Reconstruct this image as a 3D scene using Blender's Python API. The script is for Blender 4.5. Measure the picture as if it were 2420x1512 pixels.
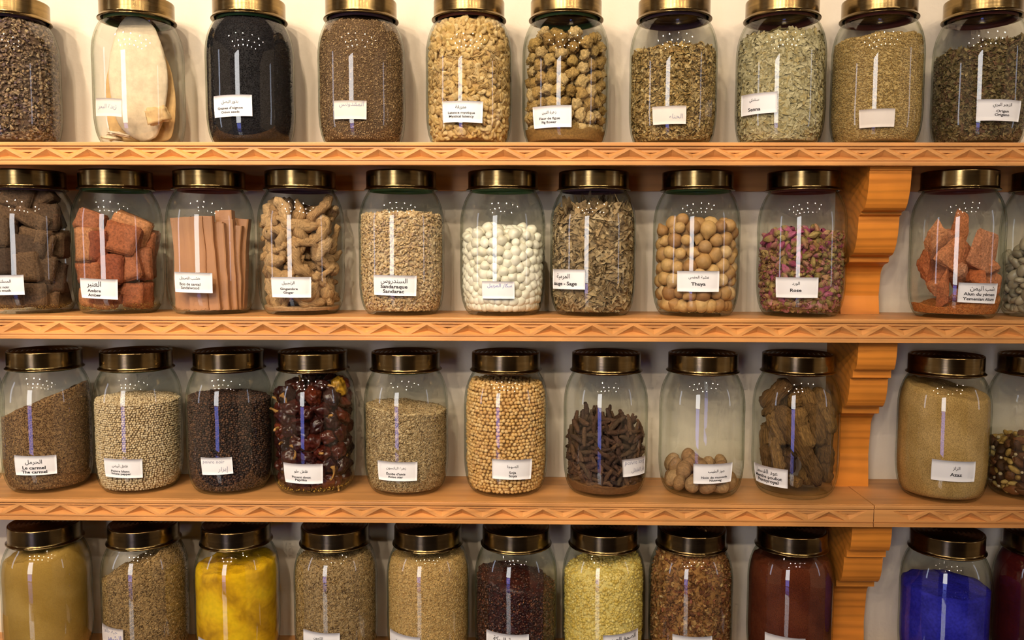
import bpy, bmesh, math, random
import numpy as np
from mathutils import Vector, Matrix, Euler, noise

for _o in list(bpy.data.objects):
    bpy.data.objects.remove(_o)
SC = bpy.context.scene
COL = SC.collection
# ------------------------------------------------------------------ camera
IW, IH, FPX = 2420, 1512, 2000.0
PITCH, YAW, ROLL = math.radians(4.6), math.radians(1.0), math.radians(0.17)
DIST = 1.5
_f = np.array([-math.sin(YAW)*math.cos(PITCH), math.cos(YAW)*math.cos(PITCH), -math.sin(PITCH)])
_r = np.array([math.cos(YAW), math.sin(YAW), 0.0])
_u = np.cross(_r, _f)
_r2 = _r*math.cos(ROLL) + _u*math.sin(ROLL)
_u2 = -_r*math.sin(ROLL) + _u*math.cos(ROLL)
CAMP = np.array([0.0, -DIST, 0.0])
cd = bpy.data.cameras.new('camera'); cam = bpy.data.objects.new('camera', cd); COL.objects.link(cam)
cd.sensor_width = 36.0; cd.lens = 36.0*FPX/IW; cd.clip_start = 0.05; cd.clip_end = 60
M = Matrix(((_r2[0], _u2[0], -_f[0], CAMP[0]), (_r2[1], _u2[1], -_f[1], CAMP[1]), (_r2[2], _u2[2], -_f[2], CAMP[2]), (0, 0, 0, 1)))
cam.matrix_world = M
SC.camera = cam

def ray(px, py):
    d = _f*FPX + _r2*(px-IW/2) - _u2*(py-IH/2)
    return d/np.linalg.norm(d)

def at(px, py, Y):
    """the place in the plane Y that is seen at that point of the photo"""
    d = ray(px, py); t = (Y - CAMP[1])/d[1]
    return CAMP + d*t

# ------------------------------------------------------------------ world, lights, exposure
SC.view_settings.view_transform = 'Standard'
SC.view_settings.look = 'None'
SC.view_settings.gamma = 1.0
SC.view_settings.use_curve_mapping = False
SC.view_settings.exposure = 0.1
SC.cycles.use_denoising = True
SC.cycles.max_bounces = 3
SC.cycles.diffuse_bounces = 2
SC.cycles.glossy_bounces = 2
SC.cycles.use_adaptive_sampling = True
SC.cycles.adaptive_threshold = 0.09
SC.cycles.adaptive_min_samples = 12
SC.cycles.transmission_bounces = 4
SC.cycles.transparent_max_bounces = 14
SC.cycles.caustics_reflective = False
SC.cycles.caustics_refractive = False
SC.cycles.sample_clamp_indirect = 4.0
SC.cycles.blur_glossy = 0.5
w = bpy.data.worlds.new('World'); SC.world = w; w.use_nodes = True
bg = w.node_tree.nodes['Background']
bg.inputs[0].default_value = (1.0, 0.68, 0.42, 1); bg.inputs[1].default_value = 0.27
FLOOR_Z, CEIL_Z = -1.75, 1.9

def area(name, loc, rot, sx, sy, power, col, spread=180):
    l = bpy.data.lights.new(name, 'AREA'); l.shape = 'RECTANGLE'; l.size = sx; l.size_y = sy
    l.energy = power; l.color = col; l.spread = math.radians(spread)
    o = bpy.data.objects.new(name, l); o.location = loc; o.rotation_euler = rot; COL.objects.link(o); return o
# daylight through the tall shop doorway behind the viewer
area('doorway_daylight', (-2.1, -5.6, 0.55), (math.radians(90), 0, 0), 1.25, 2.4, 70, (0.98, 0.96, 0.95))
# the doorway's lower pane shows the blue-shaded pavement outside
area('doorway_lower_pane_daylight', (-2.1, -5.6, -1.2), (math.radians(90), 0, 0), 1.05, 1.0, 12, (0.24, 0.30, 1.0))
area('side_window_daylight', (-4.3, -1.5, 0.45), (math.radians(90), 0, math.radians(-90)), 0.35, 1.9, 7, (0.72, 0.80, 1.0))
area('side_window_daylight', (4.3, -1.7, 0.45), (math.radians(90), 0, math.radians(90)), 0.30, 1.9, 4, (0.72, 0.80, 1.0))
# ceiling downlights of the shop
_rng = random.Random(4)
LIGHTS = []
for i in range(6):
    for j in range(3):
        LIGHTS.append((-2.2 + i*0.86 + _rng.uniform(-.08, .08), -1.9 - j*1.15 + _rng.uniform(-.08, .08)))
for (x, y) in LIGHTS:
    l = bpy.data.lights.new('downlight', 'SPOT'); l.shadow_soft_size = 0.035; l.spot_size = math.radians(62); l.spot_blend = 1.0
    l.energy = 80.0 if x < 0.1 else 30.0
    l.color = (1.0, 0.83, 0.64)
    o = bpy.data.objects.new('downlight', l); o.location = (x, y, CEIL_Z-0.12); COL.objects.link(o)
    o.rotation_euler = (Vector((-0.35+0.3*x, 0.1, 0.62))-o.location).to_track_quat('-Z', 'Y').to_euler()

# ------------------------------------------------------------------ node helpers / materials
def newmat(name):
    m = bpy.data.materials.new(name); m.use_nodes = True
    nt = m.node_tree; nt.nodes.clear()
    out = nt.nodes.new('ShaderNodeOutputMaterial')
    return m, nt, out

def N(nt, typ, **kw):
    n = nt.nodes.new(typ)
    for k, v in kw.items():
        if k.startswith('_'): setattr(n, k[1:], v)
        else: n.inputs[k.replace('__', ' ')].default_value = v
    return n

def ramp(nt, stops, interp='LINEAR'):
    n = nt.nodes.new('ShaderNodeValToRGB'); cr = n.color_ramp; cr.interpolation = interp
    while len(cr.elements) > 1: cr.elements.remove(cr.elements[0])
    cr.elements[0].position = stops[0][0]; cr.elements[0].color = (*stops[0][1], 1)
    for p, c in stops[1:]:
        e = cr.elements.new(p); e.color = (*c, 1)
    return n

def srgb(r, g, b):
    return tuple(((c/255.)/12.92 if c/255. <= 0.04045 else ((c/255.+0.055)/1.055)**2.4) for c in (r, g, b))

def mix_col(nt, a, b, fac, mode='MIX'):
    n = nt.nodes.new('ShaderNodeMix'); n.data_type = 'RGBA'; n.blend_type = mode
    L = nt.links
    for idx, v in ((0, fac), (6, a), (7, b)):
        if hasattr(v, 'links'): L.new(v, n.inputs[idx])
        elif idx == 0: n.inputs[0].default_value = v
        else: n.inputs[idx].default_value = (*v, 1)
    return n.outputs[2]

def wood_mat(name, base, dark, axis, pore=1.0):
    m, nt, out = newmat(name); L = nt.links
    tc = N(nt, 'ShaderNodeTexCoord'); mp = N(nt, 'ShaderNodeMapping')
    sc = [26.0, 26.0, 26.0]; sc['XYZ'.index(axis)] = 1.6
    mp.inputs['Scale'].default_value = sc
    L.new(tc.outputs['Object'], mp.inputs[0])
    n1 = N(nt, 'ShaderNodeTexNoise', Scale=1.0, Detail=5.0, Roughness=0.6, Distortion=0.8); L.new(mp.outputs[0], n1.inputs['Vector'])
    mp2 = N(nt, 'ShaderNodeMapping'); sc2 = [13.0, 13.0, 13.0]; sc2['XYZ'.index(axis)] = 1.1; mp2.inputs['Scale'].default_value = sc2
    L.new(tc.outputs['Object'], mp2.inputs[0])
    wv = N(nt, 'ShaderNodeTexWave', _wave_type='RINGS', Scale=1.6, Distortion=4.5, Detail=2.0); wv.inputs['Detail Scale'].default_value = 1.4
    L.new(mp2.outputs[0], wv.inputs['Vector'])
    r1 = ramp(nt, [(0.3, dark), (0.6, base)]); L.new(n1.outputs[0], r1.inputs[0])
    r2 = ramp(nt, [(0.0, tuple(c*0.72 for c in base)), (0.35, base), (1.0, tuple(min(1, c*1.12) for c in base))]); L.new(wv.outputs[0], r2.inputs[0])
    c = mix_col(nt, r1.outputs[0], r2.outputs[0], 0.5*pore)
    sp = N(nt, 'ShaderNodeTexNoise', Scale=9.0, Detail=2.0); L.new(tc.outputs['Object'], sp.inputs['Vector'])
    r3 = ramp(nt, [(0.35, (0.85, 0.85, 0.85)), (0.65, (1.08, 1.05, 1.0))]); L.new(sp.outputs[0], r3.inputs[0])
    c2 = mix_col(nt, c, r3.outputs[0], 1.0, 'MULTIPLY')
    b = N(nt, 'ShaderNodeBsdfPrincipled', Roughness=0.42); b.inputs['Specular IOR Level'].default_value = 0.35
    L.new(c2, b.inputs['Base Color'])
    bp = N(nt, 'ShaderNodeBump', Strength=0.12, Distance=0.001); L.new(n1.outputs[0], bp.inputs['Height']); L.new(bp.outputs[0], b.inputs['Normal'])
    L.new(b.outputs[0], out.inputs[0]); return m

WOODX = wood_mat('pine_shelf_wood', srgb(218, 156, 92), srgb(186, 124, 66), 'X', 0.8)
WOODY = wood_mat('pine_board_wood', srgb(216, 156, 94), srgb(188, 128, 70), 'X', 0.9)
WOODZ = wood_mat('pine_corbel_wood', srgb(216, 136, 50), srgb(176, 100, 34), 'X', 1.2)

def plaster_mat(name, c1, c2):
    m, nt, out = newmat(name); L = nt.links
    tc = N(nt, 'ShaderNodeTexCoord')
    n1 = N(nt, 'ShaderNodeTexNoise', Scale=3.0, Detail=6.0, Roughness=0.6); L.new(tc.outputs['Object'], n1.inputs['Vector'])
    r = ramp(nt, [(0.35, c1), (0.7, c2)]); L.new(n1.outputs[0], r.inputs[0])
    n2 = N(nt, 'ShaderNodeTexNoise', Scale=160.0, Detail=3.0); L.new(tc.outputs['Object'], n2.inputs['Vector'])
    b = N(nt, 'ShaderNodeBsdfPrincipled', Roughness=0.85); b.inputs['Specular IOR Level'].default_value = 0.2
    L.new(r.outputs[0], b.inputs['Base Color'])
    bp = N(nt, 'ShaderNodeBump', Strength=0.15, Distance=0.002); L.new(n2.outputs[0], bp.inputs['Height']); L.new(bp.outputs[0], b.inputs['Normal'])
    L.new(b.outputs[0], out.inputs[0]); return m
PLASTER = plaster_mat('cream_plaster', srgb(218, 204, 182), srgb(234, 221, 200))

def glass_mat(name, edge, shine):
    """clear glass wall: lets light straight through, tinted where it is seen edge-on; the outer face carries the reflections of both faces"""
    m, nt, out = newmat(name); L = nt.links
    lw = N(nt, 'ShaderNodeLayerWeight', Blend=0.5)
    r = ramp(nt, [(0.0, (0.985, 0.99, 0.98)), (0.62, (0.965, 0.975, 0.96)), (0.86, tuple(0.5+0.5*c for c in edge)), (1.0, edge)])
    L.new(lw.outputs['Facing'], r.inputs[0])
    t = N(nt, 'ShaderNodeBsdfTransparent'); L.new(r.outputs[0], t.inputs[0])
    if not shine:
        L.new(t.outputs[0], out.inputs[0]); return m
    g = N(nt, 'ShaderNodeBsdfGlossy', Roughness=0.012)
    pw = N(nt, 'ShaderNodeMath', _operation='POWER'); L.new(lw.outputs['Facing'], pw.inputs[0]); pw.inputs[1].default_value = 4.0
    fr = N(nt, 'ShaderNodeMath', _operation='MULTIPLY_ADD'); L.new(pw.outputs[0], fr.inputs[0]); fr.inputs[1].default_value = 0.50; fr.inputs[2].default_value = 0.082
    mx = N(nt, 'ShaderNodeMixShader'); L.new(fr.outputs[0], mx.inputs[0]); L.new(t.outputs[0], mx.inputs[1]); L.new(g.outputs[0], mx.inputs[2])
    L.new(mx.outputs[0], out.inputs[0]); return m
GLASS = glass_mat('jar_glass', (0.42, 0.49, 0.36), True)
GLASS_IN = glass_mat('jar_glass_inner_face', (0.66, 0.70, 0.62), False)

def brass_mat(name, c1, c2, rough):
    m, nt, out = newmat(name); L = nt.links
    tc = N(nt, 'ShaderNodeTexCoord'); oi = N(nt, 'ShaderNodeObjectInfo')
    ad = N(nt, 'ShaderNodeVectorMath', _operation='ADD'); L.new(tc.outputs['Object'], ad.inputs[0]); L.new(oi.outputs['Location'], ad.inputs[1])
    mp = N(nt, 'ShaderNodeMapping'); mp.inputs['Scale'].default_value = (10, 10, 260); L.new(ad.outputs[0], mp.inputs[0])
    n1 = N(nt, 'ShaderNodeTexNoise', Scale=1.0, Detail=3.0); L.new(mp.outputs[0], n1.inputs['Vector'])
    n2 = N(nt, 'ShaderNodeTexNoise', Scale=22.0, Detail=3.0); L.new(ad.outputs[0], n2.inputs['Vector'])
    r = ramp(nt, [(0.3, c1), (0.7, c2)]); L.new(n2.outputs[0], r.inputs[0])
    r2 = ramp(nt, [(0.3, (0.8, 0.8, 0.8)), (0.7, (1.1, 1.1, 1.1))]); L.new(n1.outputs[0], r2.inputs[0])
    c = mix_col(nt, r.outputs[0], r2.outputs[0], 1.0, 'MULTIPLY')
    b = N(nt, 'ShaderNodeBsdfPrincipled', Roughness=rough, Metallic=1.0); L.new(c, b.inputs['Base Color'])
    bp = N(nt, 'ShaderNodeBump', Strength=0.10, Distance=0.0006); L.new(n1.outputs[0], bp.inputs['Height']); L.new(bp.outputs[0], b.inputs['Normal'])
    L.new(b.outputs[0], out.inputs[0]); return m
BRASS = brass_mat('antique_brass', (0.135, 0.090, 0.038), (0.31, 0.215, 0.090), 0.20)

def plain_mat(name, col, rough=0.6, spec=0.3):
    m, nt, out = newmat(name)
    b = N(nt, 'ShaderNodeBsdfPrincipled', Roughness=rough); b.inputs['Base Color'].default_value = (*col, 1)
    b.inputs['Specular IOR Level'].default_value = spec
    nt.links.new(b.outputs[0], out.inputs[0]); return m
PAPER = plain_mat('white_label_paper', (0.80, 0.78, 0.77), 0.55)
PAPER_OLD = plain_mat('aged_label_paper', (0.70, 0.63, 0.56), 0.7)
INK = plain_mat('black_ink', (0.012, 0.011, 0.011), 0.5)
PEN = plain_mat('faded_pen_ink', (0.27, 0.27, 0.34), 0.6)
PENB = plain_mat('blue_pen_ink', (0.10, 0.12, 0.40), 0.6)
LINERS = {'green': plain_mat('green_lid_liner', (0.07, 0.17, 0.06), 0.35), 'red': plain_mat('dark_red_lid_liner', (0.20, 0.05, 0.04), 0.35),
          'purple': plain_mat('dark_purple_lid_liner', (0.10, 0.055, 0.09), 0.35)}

def piece_mat(name, cols, rough=0.75, nscale=220.0, namp=0.35, bump=0.4, bdist=0.0008, spec=0.25, sss=0.0, trans=0.0, grad=None, metallic=0.0, stretch=1.0):
    """colours picked per loose piece and per object; grad = (colour, lo, hi) blended in along the piece's own Z"""
    m, nt, out = newmat(name); L = nt.links
    ge = N(nt, 'ShaderNodeNewGeometry'); oi = N(nt, 'ShaderNodeObjectInfo'); tc = N(nt, 'ShaderNodeTexCoord')
    a = N(nt, 'ShaderNodeMath', _operation='ADD'); L.new(ge.outputs['Random Per Island'], a.inputs[0]); L.new(oi.outputs['Random'], a.inputs[1])
    fr = N(nt, 'ShaderNodeMath', _operation='FRACT'); L.new(a.outputs[0], fr.inputs[0])
    n = len(cols)
    r = ramp(nt, [((i+0.5)/n, c) for i, c in enumerate(cols)]); L.new(fr.outputs[0], r.inputs[0])
    nz = N(nt, 'ShaderNodeTexNoise', Scale=nscale, Detail=4.0, Roughness=0.65)
    if stretch != 1.0:
        mp = N(nt, 'ShaderNodeMapping'); mp.inputs['Scale'].default_value = (stretch, 1, 1); L.new(tc.outputs['Object'], mp.inputs[0]); L.new(mp.outputs[0], nz.inputs['Vector'])
    else: L.new(tc.outputs['Object'], nz.inputs['Vector'])
    r2 = ramp(nt, [(0.3, (1-namp,)*3), (0.7, (1+namp*0.5,)*3)]); L.new(nz.outputs[0], r2.inputs[0])
    c = mix_col(nt, r.outputs[0], r2.outputs[0], 1.0, 'MULTIPLY')
    if grad:
        sx = N(nt, 'ShaderNodeSeparateXYZ'); L.new(tc.outputs['Object'], sx.inputs[0])
        mr = N(nt, 'ShaderNodeMapRange'); mr.inputs[1].default_value = grad[1]; mr.inputs[2].default_value = grad[2]
        L.new(sx.outputs[2], mr.inputs[0])
        c = mix_col(nt, c, grad[0], mr.outputs[0])
    b = N(nt, 'ShaderNodeBsdfPrincipled', Roughness=rough, Metallic=metallic); b.inputs['Specular IOR Level'].default_value = spec
    L.new(c, b.inputs['Base Color'])
    if sss: 
        b.inputs['Subsurface Weight'].default_value = sss; b.inputs['Subsurface Radius'].default_value = (0.012, 0.010, 0.008); b.inputs['Subsurface Scale'].default_value = 0.6
    if bump:
        bp = N(nt, 'ShaderNodeBump', Strength=bump, Distance=bdist); L.new(nz.outputs[0], bp.inputs['Height']); L.new(bp.outputs[0], b.inputs['Normal'])
    L.new(b.outputs[0], out.inputs[0]); return m

# ------------------------------------------------------------------ object helpers
def tag(o, label=None, cat=None, group=None, kind=None):
    if label: o['label'] = label
    if cat: o['category'] = cat
    if group: o['group'] = group
    if kind: o['kind'] = kind
    return o

def link(name, me, mat=None, parent=None, loc=None):
    if mat is not None and not me.materials: me.materials.append(mat)
    o = bpy.data.objects.new(name, me); COL.objects.link(o)
    if parent is not None: o.parent = parent
    if loc is not None: o.location = loc
    return o

def mesh_np(name, V, F, smooth=True):
    """V (n,3); F list of faces or an (m,k) array"""
    me = bpy.data.meshes.new(name)
    if isinstance(F, np.ndarray):
        k = F.shape[1]; m = F.shape[0]
        me.vertices.add(len(V)); me.vertices.foreach_set('co', np.asarray(V, dtype=np.float32).ravel())
        me.loops.add(m*k); me.loops.foreach_set('vertex_index', F.astype(np.int32).ravel())
        me.polygons.add(m); me.polygons.foreach_set('loop_start', np.arange(0, m*k, k, dtype=np.int32))
        me.update(calc_edges=True); me.validate()
    else:
        me.from_pydata([tuple(v) for v in V], [], F)
    me.polygons.foreach_set('use_smooth', [smooth]*len(me.polygons)); me.update()
    return me

def box_bm(bm, x0, x1, y0, y1, z0, z1):
    vs = [bm.verts.new((x, y, z)) for x in (x0, x1) for y in (y0, y1) for z in (z0, z1)]
    for f in ((0, 1, 3, 2), (4, 6, 7, 5), (0, 4, 5, 1), (2, 3, 7, 6), (0, 2, 6, 4), (1, 5, 7, 3)):
        bm.faces.new([vs[i] for i in f])

def bm_mesh(bm, name, bevel=0.0, seg=2, smooth=False):
    bmesh.ops.recalc_face_normals(bm, faces=bm.faces)
    if bevel: bmesh.ops.bevel(bm, geom=list(bm.edges), offset=bevel, segments=seg, affect='EDGES', profile=0.6)
    me = bpy.data.meshes.new(name); bm.to_mesh(me); bm.free()
    me.polygons.foreach_set('use_smooth', [smooth]*len(me.polygons)); return me

def lathe(profile, seg=64, close=True):
    """profile list of (r, z); r=0 ends are collapsed"""
    V, F, rings = [], [], []
    for (r, z) in profile:
        if r <= 1e-9:
            V.append((0, 0, z)); rings.append([len(V)-1])
        else:
            s = len(V)
            for j in range(seg):
                a = 2*math.pi*j/seg; V.append((r*math.cos(a), r*math.sin(a), z))
            rings.append(list(range(s, s+seg)))
    pairs = list(zip(rings[:-1], rings[1:]))
    if close: pairs.append((rings[-1], rings[0]))
    for A, B in pairs:
        if len(A) == 1 and len(B) == 1: continue
        for j in range(seg):
            k = (j+1) % seg
            if len(A) == 1: F.append((A[0], B[k], B[j]))
            elif len(B) == 1: F.append((A[j], A[k], B[0]))
            else: F.append((A[j], A[k], B[k], B[j]))
    return V, F

# ------------------------------------------------------------------ setting
WALL_Y = 0.176
def struct(name, x0, x1, y0, y1, z0, z1, mat):
    bm = bmesh.new(); box_bm(bm, x0, x1, y0, y1, z0, z1)
    return tag(link(name, bm_mesh(bm, name), mat), kind='structure')
struct('wall_back', -4.5, 4.5, WALL_Y, WALL_Y+0.12, FLOOR_Z, CEIL_Z, PLASTER)
FLOORM, nt_, out_ = newmat('polished_stone_floor')
_b = N(nt_, 'ShaderNodeBsdfPrincipled', Roughness=0.06); _n = N(nt_, 'ShaderNodeTexNoise', Scale=4.0, Detail=5.0)
_r3 = ramp(nt_, [(0.3, (0.08, 0.09, 0.16)), (0.7, (0.13, 0.14, 0.23))]); nt_.links.new(_n.outputs[0], _r3.inputs[0])
_b.inputs['Coat Weight'].default_value = 1.0; _b.inputs['Coat Roughness'].default_value = 0.05; nt_.links.new(_r3.outputs[0], _b.inputs['Base Color']); nt_.links.new(_b.outputs[0], out_.inputs[0])
struct('floor', -4.5, 4.5, -5.6, WALL_Y, FLOOR_Z-0.1, FLOOR_Z, FLOORM)
struct('wall_front', -4.5, 4.5, -5.9, -5.75, FLOOR_Z, CEIL_Z, plaster_mat('dim_brown_plaster', srgb(96, 72, 52), srgb(112, 86, 62)))
CEILM = plaster_mat('ceiling_plaster', srgb(120, 96, 74), srgb(140, 112, 88))
struct('ceiling', -4.5, 4.5, -5.6, WALL_Y, CEIL_Z, CEIL_Z+0.1, CEILM)

# ------------------------------------------------------------------ shelves
S_TOP = [0.1915, -0.1165, -0.4515, -0.7875]
S_BOT = [0.1512, -0.1585, -0.4918, -0.828]

def carved_strip(x0, x1, z0, z1, yf, yb, pitch, phase):
    """chip-carved zigzag band: each triangle between the raised ridges is cut in as a shallow pyramid"""
    bm = bmesh.new(); dep = 0.0105
    k0 = math.floor((x0-phase)/pitch)-1; pts = []
    def V(x, z, y=yf): return bm.verts.new((min(max(x, x0), x1), y, z))
    k = k0; zt, zb = z1-0.0006, z0+0.0006
    while phase+k*pitch < x1+pitch:
        xc = phase+k*pitch
        for tri, up in ((((xc-pitch/2, zb), (xc+pitch/2, zb), (xc, zt)), 1), (((xc, zt), (xc+pitch, zt), (xc+pitch/2, zb)), 0)):
            if min(p[0] for p in tri) >= x1 or max(p[0] for p in tri) <= x0: continue
            cut = min(p[0] for p in tri) < x0 or max(p[0] for p in tri) > x1
            cx = sum(p[0] for p in tri)/3; cz = sum(p[1] for p in tri)/3
            o = [V(p[0], p[1]) for p in tri]
            if cut:
                try: bm.faces.new(o)
                except Exception: pass
                continue
            i = [V(cx+(p[0]-cx)*0.82, cz+(p[1]-cz)*0.76) for p in tri]
            c = V(cx, cz, yf+dep)
            for a in range(3):
                b = (a+1) % 3
                bm.faces.new((o[a], o[b], i[b], i[a])); bm.faces.new((i[a], i[b], c))
        k += 1
    bmesh.ops.remove_doubles(bm, verts=bm.verts, dist=1e-6)
    bmesh.ops.recalc_face_normals(bm, faces=bm.faces)
    # body behind and around the carving
    box_bm(bm, x0, x1, yf+0.0115, yb, z0, z1)
    box_bm(bm, x0, x1, yf, yf+0.0115, z1-0.0006, z1); box_bm(bm, x0, x1, yf, yf+0.0115, z0, z0+0.0006)
    me = bpy.data.meshes.new('carved_strip'); bm.to_mesh(me); bm.free(); return me

def shelf(x0, x1, zt, zb, phase_px, py, label, apron, group=None):
    ph = at(phase_px, py, 0)[0]
    r = bpy.data.objects.new('wall_shelf', None); COL.objects.link(r); r.location = (0, 0, zb); r.empty_display_size = .05
    tag(r, label, 'shelf', group)
    def part(n, me, m=WOODX):
        o = link(n, me, m, r); o.location = (0, 0, -zb); return o
    bm = bmesh.new(); box_bm(bm, x0, x1, 0.004, WALL_Y, zt-0.018, zt); part('board', bm_mesh(bm, 'board', 0.0006, 1), WOODY)
    bm = bmesh.new(); box_bm(bm, x0, x1, -0.0022, 0.006, zt-0.0072, zt-0.0004); part('top_moulding', bm_mesh(bm, 'top_moulding', 0.0016, 2))
    part('carved_strip', carved_strip(x0, x1, zb+0.0088, zt-0.0088, 0.0, 0.018, 0.0735, ph))
    bm = bmesh.new(); box_bm(bm, x0, x1, 0.002, 0.012, zt-0.0092, zt-0.0068); box_bm(bm, x0, x1, 0.002, 0.012, zb+0.0066, zb+0.0092); part('groove', bm_mesh(bm, 'groove'))
    bm = bmesh.new(); box_bm(bm, x0, x1, -0.0012, 0.018, zb, zb+0.0070); part('bottom_moulding', bm_mesh(bm, 'bottom_moulding', 0.0012, 2))
    if apron:
        bm = bmesh.new(); box_bm(bm, x0, x1, WALL_Y-0.010, WALL_Y, zt-0.018-apron, zt-0.018); part('apron', bm_mesh(bm, 'apron', 0.001, 1))
    return r

XJ = at(2065, 1215, 0)[0]
shelf(-1.25, 1.25, S_TOP[0], S_BOT[0], 110, 360, 'uppermost carved wooden shelf, holding jars whose lids the photo cuts off', 0.055)
shelf(-1.25, 1.25, S_TOP[1], S_BOT[1], 45, 775, 'carved wooden shelf holding the jars of amber, ginger, sage and rose', 0.034)
shelf(-1.25, XJ-0.0006, S_TOP[2], S_BOT[2], 49, 1210, 'long carved wooden shelf holding the pepper, paprika, anise and nutmeg jars', 0.030)
shelf(XJ+0.0006, 1.25, S_TOP[2]+0.0006, S_BOT[2]+0.0004, 2100, 1210, 'short carved wooden shelf length right of the joint, under the Azaz jar', 0.030)
shelf(-1.25, 1.25, S_TOP[3], S_BOT[3], 60, 1210, 'lowest wooden shelf, holding the yellow and blue powder jars', 0.02)

# ------------------------------------------------------------------ carved corbels between the shelves
def corbel(xl_px, xr_px, ypx, zt, zb, prof, label):
    xl = at(xl_px, ypx, 0.02)[0]; xr = at(xr_px, ypx, 0.02)[0]
    H = zt-zb; bm = bmesh.new()
    pts = [(WALL_Y, 1.0)] + prof + [(WALL_Y, 0.0)]
    A = [bm.verts.new((xl, y, zb+H*t)) for y, t in pts]; B = [bm.verts.new((xr, y, zb+H*t)) for y, t in pts]
    n = len(pts)
    for i in range(n):
        j = (i+1) % n
        bm.faces.new((A[i], A[j], B[j], B[i]))
    for X_, E_ in ((xl, A), (xr, B)):
        W_ = [bm.verts.new((X_, WALL_Y+0.0002, v.co.z)) for v in E_]
        for i in range(1, n-2): bm.faces.new((E_[i], E_[i+1], W_[i+1], W_[i]))
    me = bm_mesh(bm, 'corbel')
    for v in me.vertices: v.co -= Vector((xl, WALL_Y, zb))
    o = link('shelf_corbel', me, WOODZ, None, (xl, WALL_Y, zb))
    return tag(o, label, 'corbel')

def arc(y0, t0, y1, t1, bulge, n=8):
    out = []
    for i in range(n+1):
        s = i/n
        # quarter-curve between the two points: bulge>0 convex
        e = math.sin(s*math.pi/2) if bulge > 0 else 1-math.cos(s*math.pi/2)
        out.append((y0+(y1-y0)*(1-math.cos(s*math.pi/2) if bulge > 0 else math.sin(s*math.pi/2)), t0+(t1-t0)*(s if bulge == 0 else (e if bulge > 0 else e))))
    return out
P2 = [(0.012, 1.0), (0.012, 0.90)] + arc(0.014, 0.90, 0.040, 0.66, 1) + [(0.048, 0.655), (0.048, 0.64)] + arc(0.056, 0.63, 0.086, 0.385, 1) + \
     [(0.094, 0.375), (0.094, 0.345)] + arc(0.100, 0.335, 0.130, 0.24, -1)[::1] + [(0.134, 0.12), (0.128, 0.0)]
P3 = [(0.012, 1.0), (0.012, 0.945)] + arc(0.018, 0.93, 0.030, 0.76, 1) + [(0.040, 0.755), (0.040, 0.71)] + arc(0.052, 0.70, 0.076, 0.52, 1) + \
     [(0.086, 0.515), (0.086, 0.475)] + arc(0.098, 0.465, 0.122, 0.36, -1) + [(0.128, 0.2), (0.122, 0.0)]
corbel(2051, 2150, 430, S_TOP[0]-0.018, S_TOP[1], P2, 'carved wooden corbel between the rose jar and the orange alum jar')
corbel(2028, 2120, 815, S_TOP[1]-0.018, S_TOP[2], P3, 'carved wooden corbel between the root jar and the Azaz powder jar')
corbel(2013, 2107, 1255, S_TOP[2]-0.018, S_TOP[3], P3, 'carved wooden corbel between the red powder jar and the blue powder jar')

# ------------------------------------------------------------------ jars
JR = 0.0797          # outer glass radius
JH = 0.264           # height with lid
YC = 0.090
PROF = [(0.0, 0.0035), (0.60, 0.0035), (0.74, 0.0), (0.80, 0.0012), (0.855, 0.006), (0.90, 0.0125), (0.945, 0.023), (0.975, 0.036), (0.992, 0.050), (1.0, 0.066), (0.997, 0.10),
        (0.996, 0.13), (1.0, 0.160), (0.994, 0.174), (0.975, 0.187), (0.945, 0.198), (0.905, 0.2075), (0.86, 0.2155), (0.81, 0.2225), (0.775, 0.2265), (0.762, 0.2290), (0.765, 0.2320), (0.755, 0.2345), (0.765, 0.240), (0.765, 0.2585)]
def _interp(prof):
    zs = [p[1] for p in prof]; rs = [p[0]*JR for p in prof]
    return lambda z: np.interp(z, zs, rs)
_outer = _interp(PROF[2:])
TH = 0.0028
def Rin(z):
    """inner radius of the glass at height z above the jar's base"""
    return _outer(np.clip(z, 0.001, 0.258)) - TH
ZF = 0.0062          # inner floor of the jar

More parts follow.
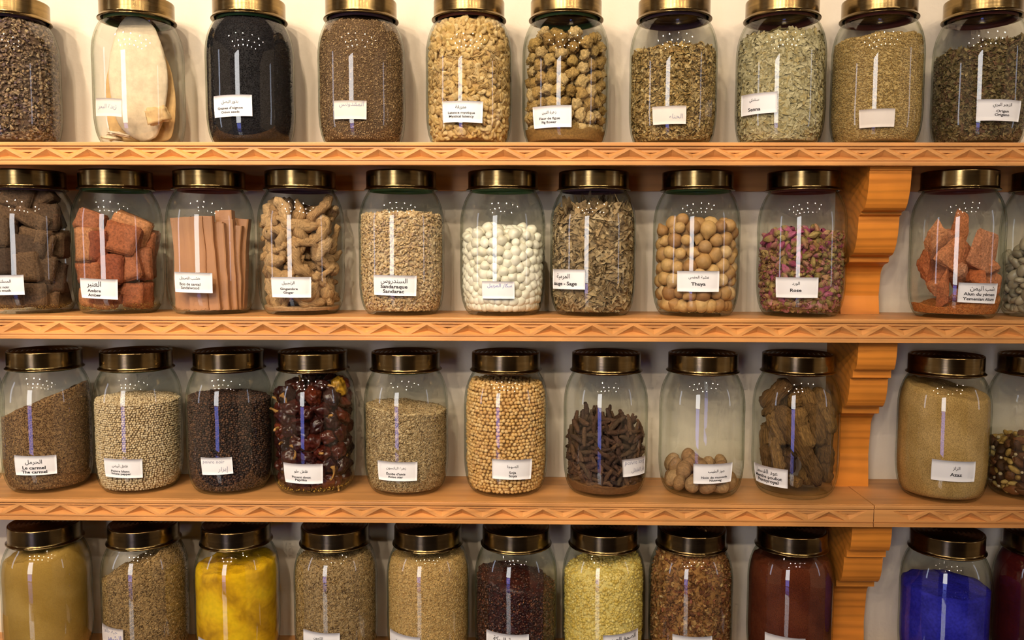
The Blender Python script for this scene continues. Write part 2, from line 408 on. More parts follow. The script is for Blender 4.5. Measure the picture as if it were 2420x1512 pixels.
def jar_meshes():
    o = [(r*JR, z) for r, z in PROF]
    inner = [(0.0, ZF+0.001), (0.55*JR, ZF+0.0008), (0.74*JR, ZF+0.0012)]
    for r, z in PROF[4:]:
        inner.append((r*JR-TH, max(z, ZF+0.002)))
    prof = o + inner[::-1]
    # hand-made unevenness of the glass, and finer rings so that it shows
    V, F = lathe(prof, 96, close=False); no = 0
    V2 = []
    for (x, y, z) in V:
        r_ = math.hypot(x, y)
        if r_ > 0.6*JR and 0.02 < z < 0.2:
            k = 1+0.0022*noise.noise(Vector((x*28, y*28, z*11))); x *= k; y *= k
        V2.append((x, y, z))
    g = mesh_np('glass_body', V2, F)
    n_in = len(inner); half = sum(1 if r <= 1e-9 else 96 for r, z in o)
    g.materials.append(GLASS); g.materials.append(GLASS_IN)
    for p_ in g.polygons:
        p_.material_index = 1 if min(p_.vertices) >= half else 0
    FR = 0.857*JR; CR = 0.812*JR
    p = [(0.775*JR, 0.2310), (0.80*JR, 0.2296), (FR-0.0008, 0.2286), (FR, 0.2294), (FR, 0.2306), (FR-0.0012, 0.2316), (CR+0.0008, 0.2330), (CR, 0.2350), (CR, 0.2358), (CR, 0.2400), (CR, 0.2550), (CR, JH-0.0030), (CR, JH-0.0022), (CR-0.0006, JH-0.0008), (CR-0.0022, JH)]
    rr = CR-0.004
    p += [(rr, JH-0.0004)]
    n = 7
    for i in range(n):
        r1 = rr*(1-(i+0.25)/n); r2 = rr*(1-(i+0.75)/n)
        p += [(r1, JH-0.0036), (r2, JH-0.0004)]
    p += [(0, JH-0.0030), (0, JH-0.0048), (CR-0.0022, JH-0.0048), (CR-0.0022, 0.2345)]
    V, F = lathe(p, 72, close=False)
    l = mesh_np('lid', V, F)
    V, F = lathe([(0, 0.2560), (0.725*JR, 0.2560), (0.728*JR, 0.2570), (0.728*JR, 0.2590), (0, 0.2590)], 48, close=False)
    s = mesh_np('lid_liner', V, F)
    # coloured ring inside the neck, added to paint the liner's reflection there
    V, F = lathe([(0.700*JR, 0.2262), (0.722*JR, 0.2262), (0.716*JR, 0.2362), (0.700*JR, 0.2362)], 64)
    k = mesh_np('liner_reflection', V, F)
    return g, l, s, k
G_ME, L_ME, S_ME, K_ME = jar_meshes()
L_ME.materials.append(BRASS)
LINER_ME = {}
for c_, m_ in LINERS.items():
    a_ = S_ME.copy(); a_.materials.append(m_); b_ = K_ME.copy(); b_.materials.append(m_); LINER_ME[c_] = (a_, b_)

class Jar: pass
def jar(row, xl, xr, label, liner='green', yc=None, scale=1.0, rot=None, solo=None):
    """xl, xr: silhouette of the body in the photo"""
    j = Jar(); yc = YC if yc is None else yc
    ypx = (190, 600, 1030, 1400)[row]
    a = ray(xl, ypx); b = ray(xr, ypx)
    ang = (math.atan2(a[0], a[1]) + math.atan2(b[0], b[1]))/2
    j.x = math.tan(ang)*(yc+DIST); j.y = yc; j.z = S_TOP[row]+0.0003; j.row = row
    if row == 2 and j.x > XJ: j.z += 0.0006
    r = bpy.data.objects.new('spice_jar', None); COL.objects.link(r); r.location = (j.x, j.y, j.z); r.empty_display_size = .05
    r.rotation_euler.z = rot if rot is not None else (j.x*37.0) % 6.28
    tag(r, label, 'jar')
    link('glass_body', G_ME, None, r); link('lid', L_ME, None, r)
    link('lid_liner', LINER_ME[liner][0], None, r); link('liner_reflection', LINER_ME[liner][1], None, r)
    j.root = r; j.name = label
    return j

def loc(j, px, py, yl=0.0):
    """jar-local x, z of a pixel at depth yl from the jar's axis"""
    p = at(px, py, j.y+yl); return p[0]-j.x, p[2]-j.z

def zof(j, py, px=None):
    """height above the jar's base of photo row py at the front glass"""
    if px is None:
        d = np.array([j.x, j.y, 0])-CAMP
        px = IW/2 + FPX*(d@_r2)/(d@_f)
    return loc(j, px, py, -JR*0.9)[1]

# ---- paper labels with their writing
AR = {'ا': 'FE8D FE8E', 'ب': 'FE8F FE90 FE91 FE92', 'ة': 'FE93 FE94', 'ت': 'FE95 FE96 FE97 FE98', 'ث': 'FE99 FE9A FE9B FE9C', 'ج': 'FE9D FE9E FE9F FEA0',
      'ح': 'FEA1 FEA2 FEA3 FEA4', 'خ': 'FEA5 FEA6 FEA7 FEA8', 'د': 'FEA9 FEAA', 'ذ': 'FEAB FEAC', 'ر': 'FEAD FEAE', 'ز': 'FEAF FEB0', 'س': 'FEB1 FEB2 FEB3 FEB4',
      'ش': 'FEB5 FEB6 FEB7 FEB8', 'ص': 'FEB9 FEBA FEBB FEBC', 'ض': 'FEBD FEBE FEBF FEC0', 'ط': 'FEC1 FEC2 FEC3 FEC4', 'ع': 'FEC9 FECA FECB FECC', 'غ': 'FECD FECE FECF FED0',
      'ف': 'FED1 FED2 FED3 FED4', 'ق': 'FED5 FED6 FED7 FED8', 'ك': 'FED9 FEDA FEDB FEDC', 'ل': 'FEDD FEDE FEDF FEE0', 'م': 'FEE1 FEE2 FEE3 FEE4', 'ن': 'FEE5 FEE6 FEE7 FEE8',
      'ه': 'FEE9 FEEA FEEB FEEC', 'و': 'FEED FEEE', 'ي': 'FEF1 FEF2 FEF3 FEF4', 'أ': 'FE83 FE84', 'إ': 'FE87 FE88', 'ء': 'FE80'}
AR = {k: [chr(int(h, 16)) for h in v.split()] for k, v in AR.items()}
def shape_ar(s):
    out = []
    for i, ch in enumerate(s):
        if ch not in AR: out.append(ch); continue
        f = AR[ch]; prev = s[i-1] if i else ' '; nxt = s[i+1] if i+1 < len(s) else ' '
        jp = prev in AR and len(AR[prev]) == 4
        jn = len(f) == 4 and nxt in AR and nxt != 'ء'
        k = (3 if jp and jn else 2 if jn else 1 if jp else 0)
        if len(f) == 2: k = 1 if jp else 0
        if len(f) == 1: k = 0
        out.append(f[k])
    return ''.join(out)[::-1]

def text_shape(s, bold, shear=0.0):
    c = bpy.data.curves.new('writing', 'FONT'); c.body = s; c.resolution_u = 2; c.offset = bold; c.shear = shear
    o = bpy.data.objects.new('writing', c); COL.objects.link(o)
    dg = bpy.context.evaluated_depsgraph_get(); ev = o.evaluated_get(dg); me = ev.to_mesh()
    V = np.array([v.co[:] for v in me.vertices]).reshape(-1, 3); F = [tuple(p.vertices) for p in me.polygons]
    ev.to_mesh_clear(); bpy.data.objects.remove(o); bpy.data.curves.remove(c)
    if len(V) == 0: return None
    x0, x1, y0, y1 = V[:, 0].min(), V[:, 0].max(), V[:, 1].min(), V[:, 1].max()
    V[:, 0] = (V[:, 0]-(x0+x1)/2)/(x1-x0); V[:, 1] = (V[:, 1]-(y0+y1)/2)/(x1-x0)
    return V, F, (y1-y0)/(x1-x0)

def paper(j, corners, lines=(), old=False, off=(0, 0), sc=3.436):
    """corners tl, tr, br, bl in the photo; lines (text, u, v from the top, width share, bold, kind)"""
    cs = []
    for (px, py) in corners:
        d = ray(off[0]+px/sc, off[1]+py/sc); RR = JR+0.0006
        # meet the jar's cylinder
        ox, oy = CAMP[0]-j.x, CAMP[1]-j.y
        A = d[0]**2+d[1]**2; B = ox*d[0]+oy*d[1]; C = ox*ox+oy*oy-RR*RR
        disc = max(B*B-A*C, 0); t = (-B-math.sqrt(disc))/A
        cs.append((math.atan2(oy+d[1]*t, ox+d[0]*t), CAMP[2]+d[2]*t-j.z))
    tl, tr, br, bl = [np.array(c) for c in cs]
    def P(u, v, lift=0.0):
        q = (tl*(1-u)+tr*u)*(1-v) + (bl*(1-u)+br*u)*v
        z = min(max(q[1], 0.02), 0.2)
        R = float(_outer(z))+0.0005+lift
        return (R*math.cos(q[0]), R*math.sin(q[0]), q[1])
    nu, nv = 16, 5; V, F = [], []
    for l in (0.0, 0.0004):
        for b in range(nv+1):
            for a in range(nu+1): V.append(P(a/nu, b/nv, l))
    n1 = (nu+1)*(nv+1)
    for b in range(nv):
        for a in range(nu):
            i = b*(nu+1)+a; q = (i, i+1, i+nu+2, i+nu+1)
            F.append(tuple(k+n1 for k in q)[::-1]); F.append(q)
    ring = [a for a in range(nu+1)] + [b*(nu+1)+nu for b in range(1, nv+1)] + [nv*(nu+1)+a for a in range(nu-1, -1, -1)] + [b*(nu+1) for b in range(nv-1, 0, -1)]
    for a in range(len(ring)):
        p, q = ring[a], ring[(a+1) % len(ring)]; F.append((p, q, q+n1, p+n1))
    me = mesh_np('paper_label', V, F, True)
    rz = j.root.rotation_euler.z
    o = link('paper_label', me, PAPER_OLD if old else PAPER, j.root); o.rotation_euler.z = -rz
    wlab = JR*abs(((tr[0]-tl[0])+(br[0]-bl[0]))/2); hlab = abs(((tl[1]-bl[1])+(tr[1]-br[1]))/2)
    groups = {}
    for (s, u, v, wd, bold, kind) in lines:
        t = text_shape(shape_ar(s) if any(ch in AR for ch in s) else s, bold, 0.12 if kind == 'pen' else 0)
        if t is None: continue
        TV, TF, asp = t
        V, F = groups.setdefault(kind, ([], []))
        base = len(V)
        for (x, y, z) in TV:
            V.append(P(u+x*wd, v-y*wd*(0.8 if bold > 0.012 else 1.0)*wlab/hlab, 0.0007))
        F += [tuple(k+base for k in f) for f in TF]
    for kind, (V, F) in groups.items():
        me = mesh_np('lettering', V, F, False)
        l = link('lettering', me, {'ink': INK, 'pen': PEN, 'blue': PENB}[kind], o)
    return o

# ---- what the jars hold
def Rz(a):
    c, s = np.cos(a), np.sin(a); M3 = np.zeros(a.shape+(3, 3)); M3[..., 0, 0] = c; M3[..., 0, 1] = -s; M3[..., 1, 0] = s; M3[..., 1, 1] = c; M3[..., 2, 2] = 1; return M3

def rand_rot(rs, n):
    q = rs.normal(size=(n, 4)); q /= np.linalg.norm(q, axis=1)[:, None]
    w_, x, y, z = q.T
    return np.stack([1-2*(y*y+z*z), 2*(x*y-z*w_), 2*(x*z+y*w_), 2*(x*y+z*w_), 1-2*(x*x+z*z), 2*(y*z-x*w_), 2*(x*z-y*w_), 2*(y*z+x*w_), 1-2*(x*x+y*y)], -1).reshape(n, 3, 3)

def surf_rot(rs, nrm, flat):
    """rotation whose Z follows the normal (flat=1) or is random (flat=0), spun at random about it; pieces lie along local X"""
    n = len(nrm); nr = nrm + rs.normal(size=(n, 3))*(1-flat)*1.2; nr /= np.linalg.norm(nr, axis=1)[:, None]
    a = rs.normal(size=(n, 3)); xa = a - (a*nr).sum(1)[:, None]*nr; xa /= np.linalg.norm(xa, axis=1)[:, None]
    ya = np.cross(nr, xa)
    return np.stack([xa, ya, nr], -1)

def tmpl_spindle(l, w_, t=None, k=6):
    t = w_ if t is None else t; V = [(-l/2, 0, 0)]
    for (x, s) in ((-0.22*l, 0.92), (0.2*l, 0.95)):
        for i in range(k):
            a = 2*math.pi*i/k; V.append((x, w_/2*s*math.cos(a), t/2*s*math.sin(a)))
    V.append((l/2, 0, 0)); F = []
    for i in range(k):
        q = (i+1) % k
        F += [(0, 1+q, 1+i), (1+i, 1+q, 1+k+q), (1+i, 1+k+q, 1+k+i), (1+k+i, 1+k+q, 1+2*k)]
    return np.array(V), np.array(F)

def tmpl_ball(r, sub=1):
    bm = bmesh.new(); bmesh.ops.create_icosphere(bm, subdivisions=sub, radius=r)
    V = np.array([v.co[:] for v in bm.verts]); F = np.array([[v.index for v in f.verts] for f in bm.faces]); bm.free(); return V, F

def tmpl_chip(l, w_, t, seed):
    rs = np.random.RandomState(seed); V, F = tmpl_ball(1.0, 1)
    V = V*(1+rs.uniform(-0.35, 0.25, (len(V), 1))); return V*np.array([l/2, w_/2, t/2]), F

def tmpl_leaf(l, w_, curl, fold, seed, n=5):
    rs = np.random.RandomState(seed); V = []; F = []
    tw = rs.uniform(-1, 1)
    for i in range(n+1):
        s = i/n; hw = w_/2*math.sin(math.pi*(0.06+0.9*s))**0.8
        x = (s-0.5)*l; zc = curl*l*((s-0.5)**2)*4 + rs.uniform(-.04, .04)*l
        for k_, yy in enumerate((-1, 0, 1)):
            ta = tw*(s-0.5); V.append((x, yy*hw*math.cos(ta), zc + abs(yy)*hw*fold + yy*hw*math.sin(ta)))
    for i in range(n):
        for k_ in range(2):
            a = i*3+k_; F += [(a, a+1, a+4), (a, a+4, a+3)]
    return np.array(V), np.array(F)

def tmpl_twig(l, w_, seed, n=4):
    rs = np.random.RandomState(seed); V = []; F = []; k = 4
    off = np.cumsum(rs.uniform(-.05, .05, (n+1, 2))*l, axis=0)
    for i in range(n+1):
        for a in range(k):
            an = 2*math.pi*a/k; V.append(((i/n-.5)*l, off[i, 0]+w_/2*math.cos(an), off[i, 1]+w_/2*math.sin(an)))
    for i in range(n):
        for a in range(k):
            b = (a+1) % k; p, q, r_, s = i*k+a, i*k+b, (i+1)*k+b, (i+1)*k+a; F += [(p, q, r_), (p, r_, s)]
    return np.array(V), np.array(F)

def top_fn(j, yl, yr, mound=0.0, rough=0.0, seed=0, back=0.0):
    """height field of the fill: yl/yr photo rows of its edge at the left and right, mound in metres"""
    zl, zr = zof(j, yl), zof(j, yr); rs = np.random.RandomState(seed); ph = rs.uniform(0, 6.28, 6)
    def f(x, y):
        r2 = (x*x+y*y)/(JR*JR)
        z = (zl+zr)/2+(zr-zl)/2*(x/JR) + mound*(1-r2) + back*(y/JR)
        return z + rough*(np.sin(x*90+ph[0])*np.cos(y*80+ph[1])+0.5*np.sin(x*210+ph[2]+y*60)+0.4*np.cos(y*230+ph[3]+x*100))
    return f

def core(j, name, mat, ft, z0=ZF+0.002, inset=0.0004, label=None, cat='spice', group=None, bumps=0.0, bscale=120):
    """solid body of the fill following the inside of the glass"""
    seg, nz, nr = 96, 26, 14; V, F = [], []
    for i in range(nz+1):
        for a in range(seg):
            th = 2*math.pi*a/seg; c, s = math.cos(th), math.sin(th)
            zt = float(ft(JR*0.93*c, JR*0.93*s)); z = z0 + (zt-z0)*i/nz
            r = float(Rin(z))-inset
            if bumps: r -= bumps*(0.5+0.5*noise.noise(Vector((c*r*bscale, s*r*bscale, z*bscale+j.x*9))))
            V.append((r*c, r*s, z))
    for i in range(1, nr):
        for a in range(seg):
            th = 2*math.pi*a/seg; b = V[nz*seg+a]; q = 1-i/nr; x, y = b[0]*q, b[1]*q
            zt = float(ft(x, y)) + (bumps*noise.noise(Vector((x*bscale, y*bscale, 3))) if bumps else 0)
            lim = 0.25; V.append((x, y, min(zt, lim)))
    V.append((0, 0, min(float(ft(0, 0)), 0.25))); top = len(V)-1; V.append((0, 0, z0)); bot = len(V)-1
    rows = nz+nr
    for i in range(rows-1):
        for a in range(seg):
            b = (a+1) % seg; F.append((i*seg+a, i*seg+b, (i+1)*seg+b, (i+1)*seg+a))
    for a in range(seg):
        b = (a+1) % seg; F.append(((rows-1)*seg+a, (rows-1)*seg+b, top)); F.append((b, a, bot))
    me = mesh_np(name, V, F); o = link(name, me, mat, None, (j.x, j.y, j.z))
    if label: tag(o, label, cat, group, 'stuff')
    return o

def surface_pts(rs, ft, n_side, n_top, depth, arc_=2.3, z0=ZF+0.003):
    """random points on the glass side of the fill (mostly the half facing the shop) and on its top, with normals"""
    th = -math.pi/2 + rs.uniform(-arc_, arc_, n_side); c, s = np.cos(th), np.sin(th)
    zt = ft(JR*0.93*c, JR*0.93*s); z = z0 + (zt-z0)*rs.uniform(0, 1, n_side)
    r = Rin(z) - depth*(1+rs.uniform(0, 1.2, n_side))
    P = np.stack([r*c, r*s, z], -1); Nn = np.stack([c, s, np.zeros_like(c)], -1)
    rr = np.sqrt(rs.uniform(0, 1, n_top))*0.90*JR; ta = rs.uniform(0, 6.2832, n_top); x, y = rr*np.cos(ta), rr*np.sin(ta)
    zt = ft(x, y) - depth*0.2*rs.uniform(0, 1, n_top)
    ok = rr < Rin(zt)-depth
    P2 = np.stack([x, y, zt], -1)[ok]; N2 = np.tile([0, 0, 1.0], (len(P2), 1))
    return np.concatenate([P, P2]), np.concatenate([Nn, N2])

def merge(name, mat, templates, P, Rm, S, rs, keep_in=True, smooth=True):
    """one mesh of many loose grains; grains are pushed back inside the glass"""
    Vs, Fs, base = [], [], 0; idx = rs.randint(0, len(templates), len(P))
    for k, (TV, TF) in enumerate(templates):
        sel = idx == k
        if not sel.any(): continue
        W = np.einsum('nij,vj->nvi', Rm[sel], TV)*S[sel][:, None, None] + P[sel][:, None, :]
        if keep_in:
            r = np.hypot(W[..., 0], W[..., 1]); ex = (r - (Rin(W[..., 2])-0.0003)).max(1); ex = np.clip(ex, 0, None)
            rc = np.hypot(P[sel][:, 0], P[sel][:, 1])+1e-9; d = -P[sel][:, :2]/rc[:, None]*ex[:, None]
            W[..., 0] += d[:, 0][:, None]; W[..., 1] += d[:, 1][:, None]
            r = np.hypot(W[..., 0], W[..., 1]); lim = Rin(W[..., 2])-0.0003; q = np.minimum(1, lim/np.maximum(r, 1e-9)); W[..., 0] *= q; W[..., 1] *= q
            W[..., 2] = np.maximum(W[..., 2], ZF+0.0015)
        m = len(W); nv = TV.shape[0]
        Vs.append(W.reshape(-1, 3)); Fs.append((TF[None]+(np.arange(m)*nv)[:, None, None]).reshape(-1, TF.shape[1])+base); base += m*nv
    return mesh_np(name, np.concatenate(Vs), np.concatenate(Fs), smooth)

def stuff(j, name, label, mats, templates, ft, n_side, n_top, depth=0.001, flat=0.6, seed=1, cat='spice', corem=None, arc_=2.3, size=(0.75, 1.25), smooth=True, bumps=0.0, inset=None, extra=None):
    """uncountable fill: a solid body plus loose grains, one thing"""
    rs = np.random.RandomState(seed)
    o = core(j, name, corem or mats, ft, inset=(depth*2.4 if inset is None else inset), label=label, cat=cat, bumps=bumps)
    P, Nn = surface_pts(rs, ft, n_side, n_top, depth, arc_)
    me = merge(name+'_grains', mats, templates, P, surf_rot(rs, Nn, flat), rs.uniform(size[0], size[1], len(P)), rs, True, smooth)
    g = link(name.split('_')[-1]+'_surface' if False else 'surface_grains', me, mats, o); g['kind'] = 'stuff'
    if extra:
        em, et, en, ed, efl, esz = extra
        P, Nn = surface_pts(rs, ft, en, en//4, ed, 1.9)
        me = merge('stalks', em, et, P, surf_rot(rs, Nn, efl), rs.uniform(esz[0], esz[1], len(P)), rs)
        g = link('stalks', me, em, o); g['kind'] = 'stuff'
    return o

def pack(n, r, ztop, seed, iters=140, rin=None, z0=ZF+0.002, soft=0.92, dens=0.72):
    """drop n balls of radius r (scalar or array) into the jar and let them settle"""
    rs = np.random.RandomState(seed)
    if n is None: n = int(dens/soft**3*math.pi*(JR-TH)**2*(ztop-z0)/(4/3*math.pi*r**3))
    r = np.full(n, r, np.float32)
    a = rs.uniform(0, 6.283, n); q = np.sqrt(rs.uniform(0, 1, n))*(JR*0.7)
    P = np.stack([q*np.cos(a), q*np.sin(a), rs.uniform(z0+0.01, ztop*1.02, n)], -1).astype(np.float32)
    rr = (r[:, None]+r[None])*soft
    for it in range(iters):
        P[:, 2] -= 0.0012*(1-it/iters)
        D = P[:, None]-P[None]; d = np.sqrt((D*D).sum(-1))+1e-9; np.fill_diagonal(d, 9)
        ov = np.clip(rr-d, 0, None)
        P += (D*(ov/d)[..., None]).sum(1)*0.33
        lim = Rin(P[:, 2])-r; c = np.hypot(P[:, 0], P[:, 1]); k = np.minimum(1, lim/np.maximum(c, 1e-9)); P[:, 0] *= k; P[:, 1] *= k
        P[:, 2] = np.clip(P[:, 2], z0+r*0.8, 0.228)
    return P

def shown(P, r, top=None):
    """the ones that can be seen from the shop: next to the glass in front, or in the top layer"""
    c = np.hypot(P[:, 0], P[:, 1]); zt = np.sort(P[:, 2])[-max(3, len(P)//12)] if len(P) > 5 else 0
    front = (c > 0.93*JR-3.4*r) & (P[:, 1] < 0.30*JR)
    return front | (P[:, 2] > zt-1.2*r)

def place(j, name, label, cat, group, meshes, P, rots, scales, mat=None, lift=True, sub=None):
    """one object per piece; every piece is moved back until it clears the glass"""
    VV = [np.array([v.co[:] for v in m.vertices]) for m in meshes]; out = []
    P = np.array(P, float)
    if len(P) > 298:                      # the 298 nearest the viewer stay single things, the rest is one mass
        o_ = np.argsort(P[:, 1]); rest = o_[298:]; o_ = o_[:298]
        rots = np.asarray(rots); scales = np.asarray(scales)
        tv = [(V_, np.array([list(p.vertices) for p in m_.polygons if len(p.vertices) == len(m_.polygons[0].vertices)])) for V_, m_ in zip(VV, meshes)]
        big = [t for t in tv if t[1].shape[1] == tv[0][1].shape[1]]
        me = merge('rest_of_'+name, mat, big, P[rest], rots[rest], scales[rest], np.random.RandomState(1))
        tag(link(name+'_mass', me, mat, None, (j.x, j.y, j.z)), 'rest of the '+group+', behind the nearest ones', cat, None, 'stuff')
        P, rots, scales = P[o_], rots[o_], scales[o_]
    for k in range(len(P)):
        i = k % len(meshes); R_ = rots[k]; s = scales[k]; p = np.array(P[k], float)
        W0 = VV[i]@R_.T*s
        for _ in range(4):
            W = W0+p; rr = np.hypot(W[:, 0], W[:, 1]); ex = rr-(Rin(W[:, 2])-0.0004); q = ex.argmax()
            if ex[q] <= 0: break
            d = W[q, :2]/rr[q]; p[:2] -= d*ex[q]
        lo = (W0+p)[:, 2].min()
        if lo < ZF+0.001: p[2] += ZF+0.001-lo
        o = link(name, meshes[i], mat); o.matrix_world = Matrix.Translation((j.x+p[0], j.y+p[1], j.z+p[2])) @ Matrix(R_.tolist()).to_4x4() @ Matrix.Scale(s, 4)
        if label is not None: tag(o, label, cat, group)
        if sub:
            for (sn, sm, smat) in sub:
                link(sn, sm, smat, o)
        out.append(o)
    return out

def lumpy(r, seed, sub=3, amp=0.12, freq=1.4, sx=1, sy=1, sz=1, amp2=0.0, freq2=5.0, ridge=False):
    V, F = tmpl_ball(1.0, sub); off = Vector((seed*7.3, seed*3.1, seed*1.7)); out = []
    for v in V:
        p = Vector(v); n1 = noise.noise(p*freq+off); n2 = noise.noise(p*freq2+off) if amp2 else 0
        if ridge: n2 = -abs(n2)*1.6
        out.append(v*(1+amp*n1+amp2*n2))
    V = np.array(out)*np.array([sx, sy, sz])*r
    return V, F
def lumpy_mesh(name, *a, **k):
    smooth = k.pop('smooth', True); V, F = lumpy(*a, **k); return mesh_np(name, V, F, smooth)

def block_mesh(name, sx, sy, sz, seed, rough=0.0012, bev=0.003, cuts=5):
    bm = bmesh.new(); bmesh.ops.create_cube(bm, size=1.0)
    bmesh.ops.scale(bm, verts=bm.verts, vec=(sx, sy, sz))
    rs = random.Random(seed)
    for v in bm.verts: v.co += Vector([rs.uniform(-1, 1)*min(sx, sy, sz)*0.07 for _ in range(3)])
    bmesh.ops.bevel(bm, geom=list(bm.edges), offset=bev, segments=2, affect='EDGES')
    bmesh.ops.subdivide_edges(bm, edges=[e for e in bm.edges if e.calc_length() > min(sx, sy, sz)*0.5], cuts=cuts, use_grid_fill=True)
    off = Vector((seed*3.7, seed, 0))
    for v in bm.verts: v.co += v.co.normalized()*rough*noise.noise(v.co*160+off) + v.co.normalized()*rough*1.5*noise.noise(v.co*50+off)
    return bm_mesh(bm, name, smooth=True)

def tube_mesh(name, pts, rad, k=10, seed=0, amp=0.0, freq=60, groove=0.0, ng=5, smooth=True):
    pts = np.array(pts, float); n = len(pts); V, F = [], []
    T = np.gradient(pts, axis=0); T /= np.linalg.norm(T, axis=1)[:, None]
    up = np.array([0.13, 0.31, 0.94]); off = Vector((seed*5.1, seed, seed*2.3))
    for i in range(n):
        a = np.cross(T[i], up); a /= np.linalg.norm(a); b = np.cross(T[i], a)
        for q in range(k):
            th = 2*math.pi*q/k; dv = a*math.cos(th)+b*math.sin(th); r = rad[i]*(1+groove*math.cos(ng*th+i*0.25))
            p = pts[i]+dv*r
            if amp: p = p+dv*amp*noise.noise(Vector(p)*freq+off)
            V.append(p)
    for i in range(n-1):
        for q in range(k):
            w_ = (q+1) % k; F.append((i*k+q, i*k+w_, (i+1)*k+w_, (i+1)*k+q))
    F.append(tuple(range(k))[::-1]); F.append(tuple((n-1)*k+q for q in range(k)))
    return mesh_np(name, V, F, smooth)

def curve_pts(L, n, bend, seed, wig=0.06):
    rs = np.random.RandomState(seed); t = np.linspace(-0.5, 0.5, n)
    w1 = np.cumsum(rs.uniform(-wig, wig, n))*L; w2 = np.cumsum(rs.uniform(-wig, wig, n))*L
    return np.stack([t*L, bend*L*(t*t*4-0.3)+w1-w1.mean(), w2-w2.mean()], -1)

def C(*hexes): return [srgb(int(h[0:2], 16), int(h[2:4], 16), int(h[4:6], 16)) for h in hexes]
R1, R2, R3, R4, R5, R6, R7, R8 = (0, 0), (600, 0), (1200, 0), (1720, 0), (0, 380), (600, 380), (1200, 380), (1720, 380)
Q1, Q2, Q3, Q4 = (0, 790), (600, 790), (1200, 790), (1720, 790)
B1, B2, B3, B4 = (0, 1172), (600, 1172), (1200, 1172), (1720, 1172)
S4 = 3.457
I3 = np.eye(3)

def leaves(l, w_, n, s0=0, curl=0.15, fold=0.35):
    return [tmpl_leaf(l*(0.8+0.1*k), w_*(0.8+0.12*k), curl*(1 if k % 2 else -1)*(0.5+0.3*k), fold*(1 if k % 3 else -0.6), s0+k) for k in range(n)]
def chips(l, w_, t, n, s0=0): return [tmpl_chip(l, w_, t, s0+k) for k in range(n)]

# ============================ top shelf
j = jar(0, -80, 139, 'glass jar of brown dried flower heads at the left end of the top shelf', 'purple')
LAV = piece_mat('dried_flowers', C('74604c', '94785a', '5c4a44', 'a88a64', '6c5860', 'b49c78'), 0.9)
stuff(j, 'dried_flowers', 'crumbly brown dried flower heads filling the leftmost top-shelf jar', LAV, leaves(0.011, 0.005, 4, 3, 0.5, 0.6)+chips(0.008, 0.006, 0.005, 3),
      top_fn(j, 45, 35, 0.004, 0.003), 5200, 600, 0.002, 0.25, 11, 'dried herb', size=(0.5, 1.2), bumps=0.003, extra=(LAV, [tmpl_twig(0.035, 0.0011, 3)], 60, 0.002, 0.9, (0.6, 1.2)))

j = jar(0, 215, 439, 'glass jar holding a large cream cuttlebone, second from left on the top shelf', 'green')
CUT = piece_mat('cuttlebone_chalk', C('e6d4b8', 'e0caa8'), 0.85, 55, 0.20, 0.6, 0.002)
CUTY = piece_mat('cuttlebone_edge', C('dcb884', 'd0a870'), 0.7, 60, 0.2)
def cuttle(name, L, Wd, T, seed, mat, jag=0.0):
    V, F = lumpy(1.0, seed, 4, 0.05, 2.0, amp2=0.02, freq2=9)
    out = []
    for v in V:
        t = v[2]; wd = (1-0.22*max(t, 0)**1.5)*(1-0.10*max(-t, 0))/max(0.3, math.sqrt(max(0, 1-min(1, t*t*0.98))))**0.5
        out.append((v[0]*Wd/2*wd, v[1]*T/2*(1-0.25*abs(v[0])), v[2]*L/2+jag*noise.noise(Vector((v[0]*3, 0, seed)))))
    return mesh_np(name, np.array(out), F)
me = cuttle('cuttlebone', 0.222, 0.108, 0.030, 2, CUT)
def single(j, name, me, mat, lx, ly, lz, rot, label, cat, group=None):
    o = link(name, me, mat, None, (j.x+lx, j.y+ly, j.z+lz)); o.rotation_euler = rot
    return tag(o, label, cat, group)
single(j, 'cuttlebone', me, CUT, 0.004, -0.012, ZF+0.118, (0.10, 0.03, 0.05), 'large cream cuttlebone standing upright, nearest the glass', 'cuttlebone')
me = cuttle('cuttlebone', 0.205, 0.092, 0.014, 7, CUTY)
single(j, 'cuttlebone', me, CUTY, -0.022, 0.016, ZF+0.108, (0.0, 0.14, 0.2), 'yellowish cuttlebone leaning behind the large cream one, on its left', 'cuttlebone')
me = cuttle('cuttlebone', 0.178, 0.086, 0.013, 9, CUTY)
single(j, 'cuttlebone', me, CUTY, 0.022, 0.020, ZF+0.095, (0.0, -0.10, -0.3), 'yellowish cuttlebone leaning behind the large cream one, on its right', 'cuttlebone')
me = block_mesh('cuttlebone_fragment', 0.040, 0.008, 0.030, 3, 0.003)
single(j, 'cuttlebone_fragment', me, CUTY, 0.044, -0.026, 0.056, (0.1, -0.3, 0.5), 'broken tan cuttlebone fragment against the glass, right of the large one', 'cuttlebone')
for k, (lx, ly) in enumerate(((-0.042, -0.030), (-0.015, -0.056), (-0.050, 0.01))):
    me = block_mesh('cuttlebone_fragment', 0.040, 0.022, 0.006, 5+k, 0.002)
    single(j, 'cuttlebone_fragment', me, CUT, lx, ly, ZF+0.007+0.004*k, (0.1, 0.12, 0.7*k), 'flat cream cuttlebone flake lying on the jar floor', 'cuttlebone', 'cuttlebone flakes on the jar floor')
paper(j, [(780, 797), (990, 803), (988, 948), (778, 943)], [('زبدة البحر', .5, .48, .68, 0.0, 'pen')], True, R1)

